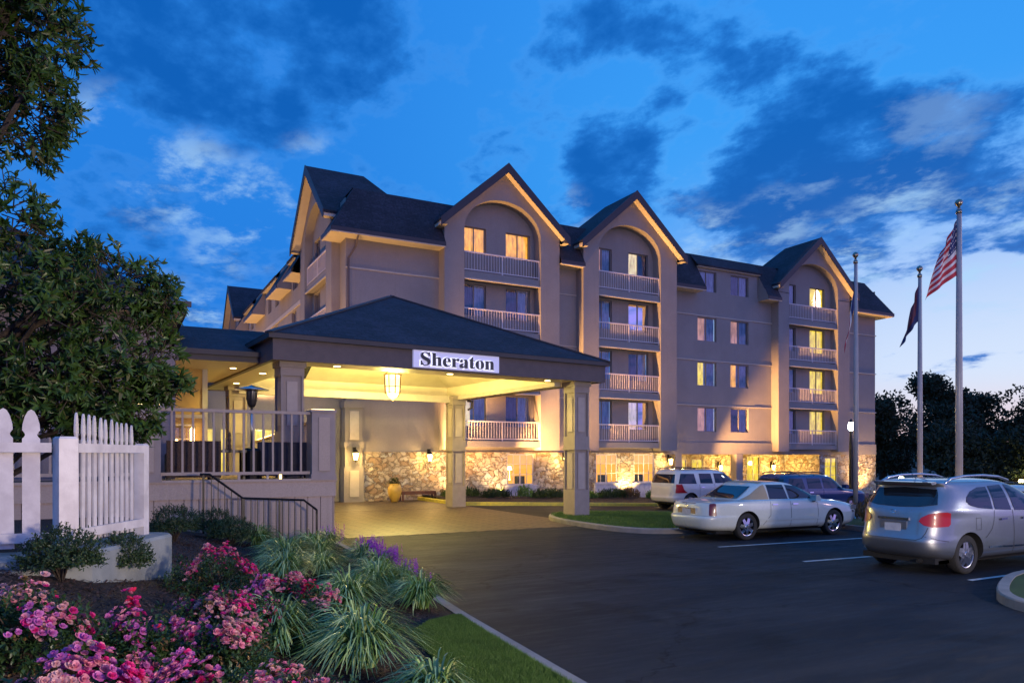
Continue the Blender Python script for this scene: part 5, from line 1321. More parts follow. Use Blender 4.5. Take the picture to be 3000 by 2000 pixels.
# ------------------------------------------------------------------ flagpoles, flags, lamps, fittings
M['pole_paint'] = mottled('pole_paint', (.30, .29, .31), (.24, .23, .25), 1.5, .35, .1)
M['gold_ball'] = mat('gold_ball', (.32, .26, .20), .3, 1)
def flagpole(label, x, y, z0, h, r=.075):
    t = thing('flagpole', label, 'flagpole', (x, y, z0), 0, 'flagpoles at the edge of the parking lot')
    b = MB(); b.tube([(0, 0, .14), (0, 0, h * .5), (0, 0, h)], [r, r * .88, r * .58], 14); b.build('pole', M['pole_paint'], t, True, world=False)
    b = MB(); b.lathe([(.17, .13), (.17, .17), (.11, .24), (r, .25)], 18); b.build('base_collar', M['alloy'], t, True, world=False)
    b = MB(); b.lathe([(.01, h), (.03, h + .01), (.035, h + .06), (.07, h + .09), (.095, h + .15), (.07, h + .21), (.01, h + .245)], 14); b.lathe([(.07, h - .12), (.07, h - .04)], 10); b.build('finial', M['gold_ball'], t, True, world=False)
    b = MB(); b.tube([(r + .02, -.03, 1.2), (r + .015, -.03, h * .5), (r * .7, -.03, h - .1)], .008, 5); b.build('halyard', M['rail'], t, world=False)
    b = MB(); b.tube([(r * .9, -.04, 1.15), (r + .05, -.04, 1.15), (r + .05, -.04, 1.32), (r * .9, -.04, 1.32)], .012, 5); b.build('cleat', M['brass'], t, world=False)
    return t
flagpole('tallest flagpole, right of the three, rising behind the silver crossover', 18.72, 11.04, -.02, 8.35, .085)
flagpole('middle flagpole of the three, carrying a dark drooping flag', 22.1, 14.25, -.05, 7.85, .075)
flagpole('left flagpole of the three, standing in front of the hotel end bay beyond the saloon', 20.9, 15.62, -.05, 8.45, .075)
def flag_cloth(name, label, x, y, ztop, w, h, dirx, diry, mats, face, droop, fold, seed):
    """cloth hanging from the halyard: grid w (fly) x h (hoist); droop pulls the fly end down"""
    nu, nv = 44, 34; vs = []; rnd = random.Random(seed)
    for j in range(nv + 1):
        for i in range(nu + 1):
            u, v = i / nu, j / nv
            swing = fold(u, v)
            zz = ztop - v * h - droop * w * u ** 1.15 * (1 - .25 * v)
            rr = swing[0] * w * u
            wav = swing[1] * math.sin(u * 15 + v * 3.0 + seed) * (.3 + u)
            vs.append((x + dirx * rr - diry * wav, y + diry * rr + dirx * wav, zz))
    b = MB()
    for j in range(nv):
        for i in range(nu):
            b.mi = face((i + .5) / nu, (j + .5) / nv)
            b.add([vs[j * (nu + 1) + i], vs[j * (nu + 1) + i + 1], vs[(j + 1) * (nu + 1) + i + 1], vs[(j + 1) * (nu + 1) + i]], [(0, 1, 2, 3)])
    o = b.build(name, mats, None, smooth=True, fixn=False); tag(o, label, 'flag', 'flags on the three poles')
    return o
def cloth(name, c_):
    m = mat(name, c_, .8); b = m.node_tree.nodes['Principled BSDF']; b.inputs['Subsurface Weight'].default_value = 0
    return m
CR, CWh, CB, CM = cloth('flag_red', (.42, .03, .05)), cloth('flag_white', (.62, .58, .62)), cloth('flag_blue', (.02, .03, .12)), cloth('flag_maroon', (.12, .035, .06))
def us(u, v):
    if u < .42 and v < 7 / 13:
        su, sv = u / .42 * 6, v / (7 / 13) * 5
        return 1 if (su % 1 - .5) ** 2 + (sv % 1 - .5) ** 2 < .035 else 2
    return 0 if int(v * 13) % 2 == 0 else 1
dl = Vector((-.8813, .4726))   # towards the left of the view
flag_cloth('flag', 'striped red and white flag with a starred blue corner on the tallest pole', 18.72, 11.04, 8.12, 1.45, 1.45, dl.x, dl.y, [CR, CWh, CB], us, .62, lambda u, v: (.30 + .32 * v, .07), 2)
flag_cloth('flag', 'dark maroon and blue flag hanging limp on the middle pole', 22.1, 14.25, 7.6, 1.35, 1.25, dl.x, dl.y, [CM, CB], lambda u, v: 1 if (u < .2 or v > .75) else 0, .85, lambda u, v: (.22 + .22 * v, .07), 5)
flag_cloth('flag', 'dark flag with a red fly end hanging limp on the left pole', 20.9, 15.62, 8.2, 1.9, 1.2, dl.x, dl.y, [CR, CWh, CB], lambda u, v: 2 if u < .45 else (0 if v > .5 else 1), 1.15, lambda u, v: (.10 + .10 * v, .06), 8)

M['sconce_glow'] = mat('sconce_glow', (1, .9, .6), emit=(1, .66, .16), estr=22)
def wall_sconce(label, loc, e=45, side='Y'):
    t = thing('wall_sconce', label, 'wall lamp', loc, 0, 'lantern lamps on the stone wall')
    t.scale = (1.3, 1.0, 1.3)
    b = MB(); b.box(-.05, .05, .10, .14, -.12, .22); b.tube([(0, .12, .12), (0, .04, .22), (0, -.10, .22), (0, -.10, .16)], .012, 6)
    b.lathe([(.13, .02), (.02, .14), (.01, .17)], 6, (0, -.10, 0)); b.lathe([(.07, -.24), (.02, -.28), (.01, -.31)], 6, (0, -.10, 0))
    for k in range(6):
        a = math.pi / 3 * k; b.tube([(.12 * math.cos(a), -.10 + .12 * math.sin(a), .02), (.07 * math.cos(a), -.10 + .07 * math.sin(a), -.24)], .008, 4)
    b.build('bracket', M['black_iron'], t, world=False)
    b = MB(); b.lathe([(.06, -.23), (.105, .01)], 6, (0, -.10, 0)); b.build('glass_shade', M['sconce_glow'], t, world=False)
    lamp('sconce_light', 'POINT', (0, -.30, -.10), e, (1, .62, .18), .09, t)
wall_sconce('glowing lantern lamp on the corner pier at the left of the stone wall', (9.5, 32.76, 2.22), 150)
wall_sconce('lantern lamp on the stone wall above the bench, left of the second canopy column', (13.25, 33.14, 2.16), 110)
wall_sconce('lantern lamp on the stone between the single and the paired ground floor windows', (20.95, 33.14, 2.0), 150)
wall_sconce('lantern lamp at the right end of the stone wall above the white wagon', (28.1, 33.14, 1.92), 200)
wall_sconce('left of the two porch lantern lamps in the stone recess', (35.9, 37.24, 1.45), 170)
wall_sconce('right of the two porch lantern lamps in the stone recess', (40.9, 37.24, 1.45), 170)
for x in (31.5, 36.5, 40.5): lamp('porch_light', 'POINT', (x, 36.0, 1.6), 190, (1, .58, .12), .15)
# ground floodlights
def flood(label, loc, tgt, e, col=(1, .60, .26), spot=80, glow=True):
    t = thing('ground_floodlight', label, 'floodlight', loc, 0, 'floodlights in the planting')
    b = MB(); b.lathe([(.015, -.02), (.015, .08)], 6); b.lathe([(.05, .08), (.075, .12), (.075, .17)], 12); b.build('housing', M['black_iron'], t, world=False)
    b = MB(); b.lathe([(.065, .171), (.065, .178)], 12); b.build('bulb', mat('flood_bulb', (1, .9, .7), emit=(1, .7, .35), estr=25), t, world=False)
    l = lamp('flood_beam', 'SPOT', (0, 0, .22), e, col, .05, t, spot=spot, blend=.8)
    l.rotation_euler = (Vector(tgt) - Vector(loc) - Vector((0, 0, .22))).to_track_quat('-Z', 'Y').to_euler()
flood('bright floodlight between the paired ground floor windows', (25.0, 32.4, -.15), (25.1, 33.3, 1.7), 800, (1, .66, .22), 110)
flood('small floodlight in the planter below the single ground floor window', (16.9, 32.2, .02), (17.0, 33.3, 2.2), 330, (1, .62, .26), 120)
flood('floodlight at the planter end beside the second canopy column', (14.6, 32.3, .05), (14.3, 33.3, 1.6), 330, (1, .58, .24), 110)
flood('floodlight washing the stone corner at the far right of the hotel', (46.6, 33.3, -.55), (46.4, 34.4, 1.6), 900, (1, .60, .22), 120)
flood('floodlight at the foot of the middle flagpole', (21.9, 13.85, .1), (22.1, 14.25, 4), 60, (1, .55, .20), 50)
flood('floodlight in the planting at the foot of the tallest flagpole', (18.6, 10.7, .1), (18.72, 11.04, 4), 25, (1, .6, .35), 50)
# assumed unseen spots without fittings, added to throw warm light along the front, onto the inner sides of the bays and the eaves
def graze(x, y, z, tg, e, spot=60):
    l = lamp('assumed_bay_uplight', 'SPOT', (x, y, z), e, (1, .50, .15), .10, spot=spot, blend=.9); aim(l, tg)
graze(12.9, 31.75, .6, (19.2, 33.1, 5.5), 3600, 66)
graze(12.9, 31.75, .6, (19.3, 33.0, 13.0), 13000, 50)
graze(16.0, 31.5, .4, (27.1, 33.0, 8.5), 30000, 50)
graze(28.9, 32.6, -.2, (43.5, 34.2, 8.5), 28000, 36)
graze(5.2, 30.5, .6, (9.2, 31.8, 14), 1500, 60)
for x, y, z, ty, e in ((5.2, 33.0, 4.8, 38, 1500), (4.0, 44.0, 3.0, 45, 3500), (3.2, 57.0, 3.0, 58, 4500)):
    l = lamp('assumed_flank_uplight', 'SPOT', (x, y, z), e, (1, .55, .20), .2, spot=130, blend=.9); aim(l, (9.0, ty, 13))  # assumed spots out of view, added for the orange glow on the left flank
l = lamp('assumed_front_uplight', 'SPOT', (33.5, 31.5, .0), 200, (1, .55, .25), .15, spot=110, blend=.9); aim(l, (33.5, 34.4, 8))  # assumed spot with no fitting, added to warm the recessed front wall
l = lamp('assumed_front_uplight', 'SPOT', (47.0, 32.8, -.2), 420, (1, .55, .25), .15, spot=90, blend=.9); aim(l, (46.6, 34.5, 9))  # another assumed unseen spot, brightening the far right end
# assumed lot lamp behind the camera, taken as the source of the long soft shadows that fall to the left
t = thing('unseen_lot_lamp', 'assumed tall parking lot lamp, unseen behind the viewpoint', 'street lamp', (6.4, -3.6, 0))
b = MB(); b.tube([(0, 0, 0), (0, 0, 3.0)], [.09, .06], 10); b.build('pole', M['black_iron'], t, world=False)
b = MB(); b.box(-.3, .3, -.2, .25, 3.0, 3.15); b.build('lamp_head', M['black_iron'], t, world=False)
lamp('unseen_lot_light', 'POINT', (0, .1, 2.7), 5400, (1, .80, .64), .5, t)
t = thing('unseen_lot_lamp', 'added unseen lamp far to the right behind the viewpoint, lighting the car sides', 'street lamp', (26, -5, 0))  # lamp added out of view to brighten the saloon where the crossover shades it
b = MB(); b.tube([(0, 0, 0), (0, 0, 4.9)], [.09, .06], 10); b.build('pole', M['black_iron'], t, world=False)
b = MB(); b.box(-.3, .3, -.2, .25, 4.9, 5.05); b.build('lamp_head', M['black_iron'], t, world=False)
lamp('unseen_lot_light', 'POINT', (0, .1, 4.6), 2600, (.95, .95, .90), .5, t)
# post lamp by the hotel
PL = thing('lamp_post', 'black lamp post with a glowing globe beside the left flagpole', 'street lamp', (29.0, 21.9, -.42))
b = MB(); b.lathe([(.12, 0), (.12, .3), (.07, .36), (.09, .5), (.085, 2.9), (.055, 3.65)], 12); b.build('post', M['black_iron'], PL, world=False)
b = MB(); b.lathe([(.05, 3.65), (.11, 3.70), (.14, 3.86), (.10, 4.02), (.03, 4.06)], 14); b.build('globe', mat('globe', (1, 1, 1), emit=(.85, .95, 1.0), estr=12), PL, True, world=False)
b = MB(); b.lathe([(.10, 4.03), (.04, 4.14), (.01, 4.2)], 12); b.build('cap', M['black_iron'], PL, world=False)
lamp('post_light', 'POINT', (0, -.25, 3.9), 60, (.85, .95, 1), .15, PL)
# lamps across the far lot
def yard_lamp(label, x, y, z, e, col):
    t = thing('yard_lamp', label, 'street lamp', (x, y, -.5), 0, 'lamps of the far lot')
    b = MB(); b.tube([(0, 0, 0), (0, 0, z + .4)], .05, 8); b.build('pole', M['black_iron'], t, world=False)
    b = MB(); b.lathe([(.04, z + .35), (.16, z + .45), (.17, z + .6), (.05, z + .68)], 12); b.build('globe', mat('yard_globe', (1, 1, 1), emit=col, estr=40), t, world=False)
    lamp('yard_light', 'POINT', (0, -.3, z + .5), e, col, .2, t)
yard_lamp('bright yellow-green lamp beyond the hotel corner, left of the silver crossover roof', 50.4, 33.9, .45, 60, (1, .95, .40))
yard_lamp('yellow lamp at the right edge of the picture in front of the trees', 65.0, 33.3, .05, 60, (1, .9, .35))
t = thing('marker_post', 'thin copper coloured marker post in front of the trees at the right', 'post', (30.9, 15.6, -.4))
b = MB(); b.tube([(0, 0, 0), (0, 0, 2.9)], .05, 8)
for i in range(9): b.lathe([(.052, 1.9 + i * .11), (.065, 1.93 + i * .11), (.052, 1.96 + i * .11)], 10)
b.lathe([(.06, 2.9), (.075, 2.96), (.02, 3.03)], 10); b.build('post', mat('copper', (.55, .16, .06), .35, .8), t, world=False)
# urn with plant and bench at the stone wall
t = thing('planter_urn', 'tall yellow ochre urn in front of the stone wall', 'urn', (11.12, 32.05, 0.01))
b = MB(); b.lathe([(.13, 0), (.17, .03), (.27, .28), (.325, .50), (.31, .66), (.24, .76), (.22, .80), (.25, .83), (.23, .84), (.19, .79)], 28); b.build('pot', mottled('ochre_glaze', (.62, .40, .08), (.50, .31, .06), 4, .35), t, True, world=False)
t = thing('garden_bench', 'low dark wooden bench against the stone wall beside the urn', 'bench', (12.45, 32.6, 0.01))
M['dark_wood'] = mottled('dark_wood', (.13, .045, .025), (.07, .025, .015), 8, .6)
for i in range(4): b = MB(); b.box(-.85, .85, -.22 + i * .115, -.12 + i * .115, .42, .45); b.build('seat_slat', M['dark_wood'], t, world=False)
for x in (-.8, .8):
    for y in (-.2, .2): b = MB(); b.box(x - .035, x + .035, y - .035, y + .035, 0, .42); b.build('leg', M['dark_wood'], t, world=False)
b = MB(); b.box(-.8, .8, -.215, -.19, .30, .42); b.box(-.8, .8, .19, .215, .30, .42); b.build('apron', M['dark_wood'], t, world=False)
# ------------------------------------------------------------------ plants
def leaf_mat(name, c1, c2, rough=.5, trans=.25):
    def fn(q, b, o, t):
        oi = q.n('ShaderNodeNewGeometry'); p = oi.outputs['Position']
        n = q.noise(p, 3.2, 4, .7).outputs['Fac']
        ri = oi.outputs['Random Per Island']
        col = q.mix(ri, c1, c2); col = q.mix(q.m('MULTIPLY', q.mr(n, .35, .7), .5), col, tuple(x * .45 for x in c1))
        q.l(col, b.inputs['Base Color'])
    m = nmat(name, fn, rough); t_ = m.node_tree; b = t_.nodes['Principled BSDF']
    if trans:
        q = NG(t_); o = t_.nodes['Material Output']; tr = q.n('ShaderNodeBsdfTranslucent'); mx = q.n('ShaderNodeMixShader'); mx.inputs[0].default_value = trans
        src = b.inputs['Base Color'].links[0].from_socket; q.l(src, tr.inputs[0]); q.l(b.outputs[0], mx.inputs[1]); q.l(tr.outputs[0], mx.inputs[2]); q.l(mx.outputs[0], o.inputs[0])
    return m
M['magnolia'] = leaf_mat('magnolia_leaf', (.045, .105, .018), (.085, .16, .028), .4)
M['magnolia2'] = leaf_mat('magnolia_leaf_pale', (.13, .17, .045), (.17, .15, .06), .4)
M['bark'] = mottled('bark', (.07, .05, .035), (.035, .025, .018), 14, .9, .8, .02, 30)
M['boxwood'] = leaf_mat('boxwood_leaf', (.025, .055, .014), (.06, .10, .025), .4)
M['rose_leaf'] = leaf_mat('rose_leaf', (.025, .07, .020), (.06, .11, .03), .4)
M['rose_brown'] = leaf_mat('rose_brown', (.16, .10, .03), (.24, .14, .06), .6)
M['far_leaf'] = leaf_mat('far_leaf', (.020, .032, .014), (.045, .058, .022), .7, .15)
def petal(name, c1, c2): return leaf_mat(name, c1, c2, .55, .35)
M['p_magenta'] = petal('petal_magenta', (.75, .02, .22), (.90, .06, .36))
M['p_pink'] = petal('petal_pink', (.80, .22, .36), (.90, .40, .48))
M['p_pale'] = petal('petal_pale', (.85, .50, .48), (.80, .38, .40))
M['p_violet'] = petal('petal_violet', (.62, .12, .45), (.78, .28, .60))
M['p_red'] = petal('petal_red', (.75, .02, .08), (.85, .05, .20))
M['blade_green'] = leaf_mat('blade_green', (.10, .21, .035), (.17, .29, .06), .45)
M['blade_cream'] = leaf_mat('blade_cream', (.40, .58, .18), (.56, .66, .28), .45)
M['blade_blue'] = leaf_mat('blade_blue', (.13, .28, .13), (.22, .38, .20), .4)
M['spike'] = petal('liriope_spike', (.34, .03, .55), (.55, .08, .75))
M['grass_blade'] = leaf_mat('grass_blade', (.06, .15, .02), (.12, .21, .035), .6)

def add_leaf(b, p, d, up, L, w, fold=.25, bend=.2):
    """pointed leaf with a folded midrib: two bent halves"""
    s_ = d.cross(up)
    if s_.length < 1e-4: s_ = Vector((1, 0, 0))
    s_.normalize(); n_ = s_.cross(d).normalized()
    m1 = p + d * L * .35 - n_ * L * .0; m2 = p + d * L * .72 - n_ * L * bend * .5; tip = p + d * L - n_ * L * bend
    e = n_ * w * fold
    b.add([p, m1 + s_ * w / 2 + e, m2 + s_ * w * .38 + e, tip, m2 - s_ * w * .38 + e, m1 - s_ * w / 2 + e, m1, m2],
          [(0, 1, 6), (6, 1, 2, 7), (7, 2, 3), (0, 6, 5), (6, 7, 4, 5), (7, 3, 4)])
def rv(r):
    while True:
        v = Vector((r.uniform(-1, 1), r.uniform(-1, 1), r.uniform(-1, 1)))
        if .05 < v.length < 1: return v.normalized()
# magnolia -----------------------------------------------------------
def magnolia():
    r = random.Random(4)
    base = Vector((-1.42, 10.35, .85))
    t = thing('magnolia_tree', 'big leafy magnolia overhanging the picket fence at the left edge', 'tree', base)
    b = MB()
    trunk = [(0, 0, -.2), (.05, -.02, .8), (-.05, .05, 1.8), (.1, 0, 2.8), (0, .1, 4.2), (-.1, 0, 5.8), (.1, .1, 7.4)]
    b.tube(trunk, [.17, .15, .13, .11, .09, .06, .02], 10)
    b.build('trunk', M['bark'], t, True, world=False)
    # crown volumes, in the tree's own frame: centre, radii, number of twig ends
    V = [((0.25, -.1, 2.75), (1.35, 1.3, 1.1), 620), ((1.25, -.15, 3.30), (.85, .9, .58), 230), ((.9, -.3, 2.05), (1.10, .95, .70), 330), ((1.85, -.15, 3.2), (.38, .5, .34), 46), ((1.55, -.3, 2.45), (.72, .7, .60), 170),
         ((-.7, -.2, 2.5), (1.3, 1.2, 1.5), 430), ((.05, 0, 4.0), (.85, .8, .6), 200), ((-.4, 0, 4.9), (.95, .9, .9), 330), ((-.2, 0, 5.9), (.80, .8, .85), 280), ((-.5, 0, 7.0), (1.05, .9, .9), 300), ((.05, 0, 6.6), (.6, .6, .55), 110), ((.35, -.2, 1.72), (.9, .8, .45), 150), ((1.95, -.35, 2.1), (.34, .4, .28), 36), ((-.9, .1, 5.4), (.9, .9, 1.6), 300), ((.35, 0, 5.3), (.75, .7, .8), 190), ((.5, 0, 6.4), (.8, .7, .9), 230), ((.35, 0, 7.3), (.8, .7, .7), 160), ((1.45, -.3, 1.7), (.55, .6, .4), 80)]
    bl = MB(); tw = MB()
    for c_, ra, n in V:
        c_ = Vector(c_)
        for _ in range(int(n * (1.55 if c_.z > 3.6 else 1.3))):
            d = rv(r); k = r.uniform(.45, 1.0) ** .5
            p = c_ + Vector((d.x * ra[0], d.y * ra[1], d.z * ra[2])) * k
            if noise.noise(p * 1.7 + Vector((5, 2, 9))) < -.20: continue
            outw = (d + Vector((0, 0, .35)) + rv(r) * .5).normalized()
            if r.random() < .5: outw = (outw + Vector((0, 0, -.5))).normalized()
            q_ = p - outw * r.uniform(.2, .45); tw.tube([q_, p], [.008, .004], 4, False)
            nl = r.randint(8, 12)
            for i in range(nl):
                a = 2.399 * i + r.random(); s_ = outw.cross(Vector((0, 0, 1)) if abs(outw.z) < .9 else Vector((1, 0, 0))).normalized(); u_ = s_.cross(outw)
                sp = r.uniform(.5, 1.3)
                dd = (outw + (s_ * math.cos(a) + u_ * math.sin(a)) * sp + Vector((0, 0, -.15))).normalized()
                bl.mi = 1 if r.random() < .10 else 0
                add_leaf(bl, p - outw * r.uniform(0, .16), dd, outw, r.uniform(.075, .145), r.uniform(.026, .044), .25, r.uniform(.05, .45))
    bl.build('crown', [M['magnolia'], M['magnolia2']], t, world=False, fixn=False)
    for c_, ra, n in V:
        c_ = Vector(c_); s0 = Vector((0, 0, max(.8, min(6, c_.z - .9))))
        for k in range(3):
            e = c_ + Vector((r.uniform(-.6, .6) * ra[0], r.uniform(-.6, .6) * ra[1], r.uniform(-.4, .6) * ra[2])); mid_ = (s0 + e) / 2 + Vector((r.uniform(-.2, .2), r.uniform(-.2, .2), .15))
            tw.tube([s0, (s0 + mid_) / 2, mid_, (mid_ + e) / 2 + rv(r) * .06, e], [.045, .035, .028, .018, .007], 6, False)
    tw.build('limbs', M['bark'], t, world=False, fixn=False)
magnolia()
# boxwoods -----------------------------------------------------------
def boxwood(label, x, y, rad, h, seed):
    r = random.Random(seed); z = bz(x, y)
    t = thing('boxwood_shrub', label, 'shrub', (x, y, z), 0, 'small round evergreen shrubs in the bed')
    b = MB(); bt = MB()
    for i in range(int(850 * (rad / .28) ** 1.3)):
        d = rv(r); d.z = max(d.z, -d.z * .6 - .35); k = r.uniform(.35, 1) ** .4 * (1 + .22 * noise.noise(d * 2.4 + Vector((seed, 0, 0))))
        p = Vector((d.x * rad * k, d.y * rad * k, max(.02, h * .42 + d.z * h * .56 * k)))
        o_ = (d + Vector((0, 0, .6)) + rv(r) * .5).normalized()
        for j in range(6):
            add_leaf(b, p + o_ * (.012 * j), (o_ * .6 + rv(r)).normalized(), o_, r.uniform(.020, .034), r.uniform(.011, .017), .2, .1)
    for i in range(26):
        a = r.uniform(0, 6.28); k = r.uniform(.3, .85)
        bt.tube([(0, 0, -.02), (math.cos(a) * rad * k * .5, math.sin(a) * rad * k * .5, h * .4), (math.cos(a) * rad * k, math.sin(a) * rad * k, h * r.uniform(.55, .9))], [.008, .005, .002], 4, False)
    b.build('foliage', M['boxwood'], t, world=False, fixn=False); bt.build('stems', M['bark'], t, world=False, fixn=False)
boxwood('spreading dark shrub against the grey wall below the fence corner post', -.42, 7.38, .30, .44, 11)
boxwood('upright dark shrub against the grey wall near its rounded end', .05, 8.30, .25, .44, 12)
boxwood('small shrub behind the rounded end of the grey wall', .85, 13.6, .38, .62, 13)
boxwood('shrub at the foot of the iron handrail, the left one of two', 1.72, 16.0, .42, .62, 14)
boxwood('shrub in front of the iron handrail, the right one of two', 1.95, 15.1, .44, .52, 15)
# liriope ------------------------------------------------------------
def liriope(label, x, y, rad, seed, n=300, h=.36, spikes=0, cream=.35, blue=.2):
    r = random.Random(seed); z = bz(x, y)
    t = thing('liriope_clump', label, 'grass clump', (x, y, z), 0, 'arching variegated grass clumps along the bed')
    b = MB()
    for i in range(n):
        a = r.uniform(0, 6.283); k = r.random() ** .6; r0 = r.uniform(0, rad * .22); L = rad * (.55 + .6 * k) * r.uniform(.85, 1.15); hh = h * r.uniform(.6, 1.15) * (1.25 - .55 * k)
        ca, sa = math.cos(a), math.sin(a); w = r.uniform(.0055, .0105); tw_ = r.uniform(-.5, .5); drop = r.uniform(.15, 1.0) * k
        b.mi = 1 if r.random() < cream else (2 if r.random() < blue / (1 - cream) else 0)
        vs = []; N = 6
        for j in range(N + 1):
            s_ = j / N; rr = r0 + L * (s_ ** 1.25); zz = hh * (1 - (1 - min(1, s_ * 1.55)) ** 2) - drop * hh * 1.1 * max(0, s_ - .45) ** 1.6 * 2.4
            aa = a + tw_ * s_ * .5; ww = w * (1 - s_ ** 3 * .85); px, py = math.cos(aa) * rr, math.sin(aa) * rr
            vs += [(px - sa * ww, py + ca * ww, max(zz, -.02 + .01 * s_)), (px + sa * ww, py - ca * ww, max(zz, -.02 + .01 * s_) + ww * .5)]
        b.add(vs, [(2 * j, 2 * j + 1, 2 * j + 3, 2 * j + 2) for j in range(N)])
    b.build('blades', [M['blade_green'], M['blade_cream'], M['blade_blue']], t, world=False, fixn=False)
    if spikes:
        b = MB()
        for i in range(spikes):
            a = r.uniform(-1.2, 1.9); rr = rad * r.uniform(.2, .85); px, py = math.cos(a) * rr, math.sin(a) * rr; hh = h * r.uniform(.95, 1.35)
            b.tube([(px * .5, py * .5, 0), (px, py, hh * .6)], .003, 4, False)
            for j in range(34):
                zz = hh * (.55 + .6 * j / 34); q_ = rv(r) * .016 * (1.4 - j / 34); p = Vector((px, py, zz)) + q_; e1 = rv(r) * .009; e2 = rv(r) * .009
                b.add([p - e1, p + e2, p + e1, p - e2], [(0, 1, 2, 3)])
        b.build('flower_spikes', M['spike'], t, world=False, fixn=False)
LIR = [('largest arching grass clump, at the bottom centre of the bed', 1.80, 6.02, .56, 680, .42, 0, .30, .38), ('grass clump between the roses and the largest clump', 1.18, 6.35, .42, 420, .36, 0, .28, .42),
       ('pale striped grass clump just behind the largest one', 2.42, 8.6, .56, 560, .38, 0, .45, .2), ('grass clump in the middle of the row along the kerb', 3.22, 10.0, .52, 480, .38, 0, .4, .12),
       ('dark green grass clump nearest the kerb and the lawn', 3.42, 8.85, .48, 480, .36, 1, .22, .1), ('grass clump in the third row behind the roses', 2.55, 12.9, .60, 440, .36, 0, .32, .2),
       ('small yellowish grass clump below the iron handrail', 2.45, 15.2, .50, 320, .38, 0, .35, .05), ('grass clump below the right end of the iron handrail', 3.35, 14.6, .52, 340, .38, 3, .3, .15),
       ('purple flowering grass clump along the kerb, behind the middle of the row', 3.78, 11.6, .46, 380, .34, 70, .32, .12), ('loose grass clump behind the red roses', 2.1, 10.7, .50, 400, .34, 0, .34, .25),
       ('half hidden grass clump at the bottom edge of the photograph', 2.02, 4.95, .36, 300, .30, 0, .25, .4), ('pale grass clump left of the middle of the row', 2.75, 11.3, .5, 380, .34, 0, .42, .15),
       ('purple flowering grass clump by the kerb next to the driveway', 3.9, 12.9, .44, 320, .34, 70, .3, .12), ('purple flowering grass clump at the corner of the terrace boarding', 3.95, 15.6, .44, 260, .34, 14, .3, .12),
       ('grass clump near the terrace corner left of the purple flowers', 3.2, 13.3, .5, 320, .36, 0, .35, .2), ('purple flowering clump nearest the dark green one at the kerb', 3.72, 10.4, .40, 280, .30, 20, .25, .12)]
for i, (lb, x, y, rad, n, h, sp, cr, bl_) in enumerate(LIR): liriope(lb, x, y, rad * .94, 30 + i, n, h, sp, cr, bl_)
# roses --------------------------------------------------------------
def add_rose(b, p, up, s, r):
    """a ruffled double bloom: rings of cupped petals"""
    a_ = up.cross(Vector((1, .2, 0))).normalized(); b_ = up.cross(a_)
    for ring, (n, tilt, sc) in enumerate(((5, .25, 1.0), (5, .75, .75), (3, 1.25, .5))):
        for k in range(n):
            a = 6.283 * k / n + ring * .6 + r.uniform(-.3, .3); o_ = a_ * math.cos(a) + b_ * math.sin(a); sd = up.cross(o_)
            d = (o_ * math.cos(tilt) + up * math.sin(tilt)); L = s * sc * r.uniform(.8, 1.1); w = L * .55
            q0 = p + up * ring * s * .06
            b.add([q0, q0 + d * L * .6 + sd * w, q0 + d * L + sd * w * .5 + up * s * .12, q0 + d * L - sd * w * .5 + up * s * .10, q0 + d * L * .6 - sd * w], [(0, 1, 2, 3, 4)])
PAL = {'magenta': ('p_magenta', 'p_pink', 'p_violet'), 'pink': ('p_pink', 'p_pale', 'p_magenta'), 'violet': ('p_violet', 'p_pink', 'p_magenta'), 'pale': ('p_pale', 'p_pink', 'rose_brown'), 'red': ('p_red', 'p_magenta', 'p_pink')}
def rose(label, x, y, rad, h, seed, clusters, nleaf=900):
    """clusters: list of (dx, dy, palette, number of blooms, spread)"""
    r = random.Random(seed); z = bz(x, y)
    t = thing('rose_bush', label, 'rose bush', (x, y, z), 0, 'low rose bushes in the bed')
    b = MB(); st = MB()
    for i in range(34):
        a = r.uniform(0, 6.283); k = r.uniform(.2, .95); e = Vector((math.cos(a) * rad * k, math.sin(a) * rad * k, h * r.uniform(.6, .95)))
        st.tube([(0, 0, -.03), (e.x * .4, e.y * .4, e.z * .55), e], [.007, .005, .003], 4, False)
    st.build('stems', M['bark'], t, world=False, fixn=False)
    for i in range(nleaf):
        d = rv(r); d.z = abs(d.z); k = r.uniform(.3, 1) ** .45 * (1 + .55 * noise.noise(d * 2.6 + Vector((seed, 1, 0))))
        p = Vector((d.x * rad * k, d.y * rad * k, .04 + d.z * h * k * .92)); o_ = (d * .5 + rv(r)).normalized()
        b.mi = 1 if r.random() < .05 else 0
        for j in range(5):
            dd = (o_ + rv(r) * .8).normalized(); add_leaf(b, p + o_ * .014 * j, dd, Vector((0, 0, 1)) + rv(r) * .3, r.uniform(.022, .040), r.uniform(.014, .022), .2, .15)
    b.build('foliage', [M['rose_leaf'], M['rose_brown']], t, world=False, fixn=False)
    for ci, (dx_, dy_, pal, n, sp) in enumerate(clusters):
        n = int(n * 1.45); sp *= .92; dz_ = r.uniform(-.05, .09); b = MB(); mats_ = [M[k] for k in PAL[pal]]
        for i in range(n):
            ox, oy = r.gauss(0, sp * .5), r.gauss(0, sp * .5); px, py = dx_ + ox, dy_ + oy; rr = min(1, math.hypot(px, py) / (rad * 1.15))
            pz = h * (1.02 - .55 * rr * rr) * (1 + .42 * noise.noise(Vector((px * 6, py * 6, seed)))) + r.uniform(-.05, .05) + dz_; up = (Vector((px, py, .0)) * .9 / rad + Vector((0, 0, .8)) + rv(r) * .45).normalized()
            q_ = r.random(); b.mi = 0 if q_ < .6 else (1 if q_ < .88 else 2)
            add_rose(b, Vector((px, py, pz)), up, r.uniform(.014, .027), r)
        o = b.build('blossoms', mats_, t, world=False, fixn=False); o['kind'] = 'stuff'
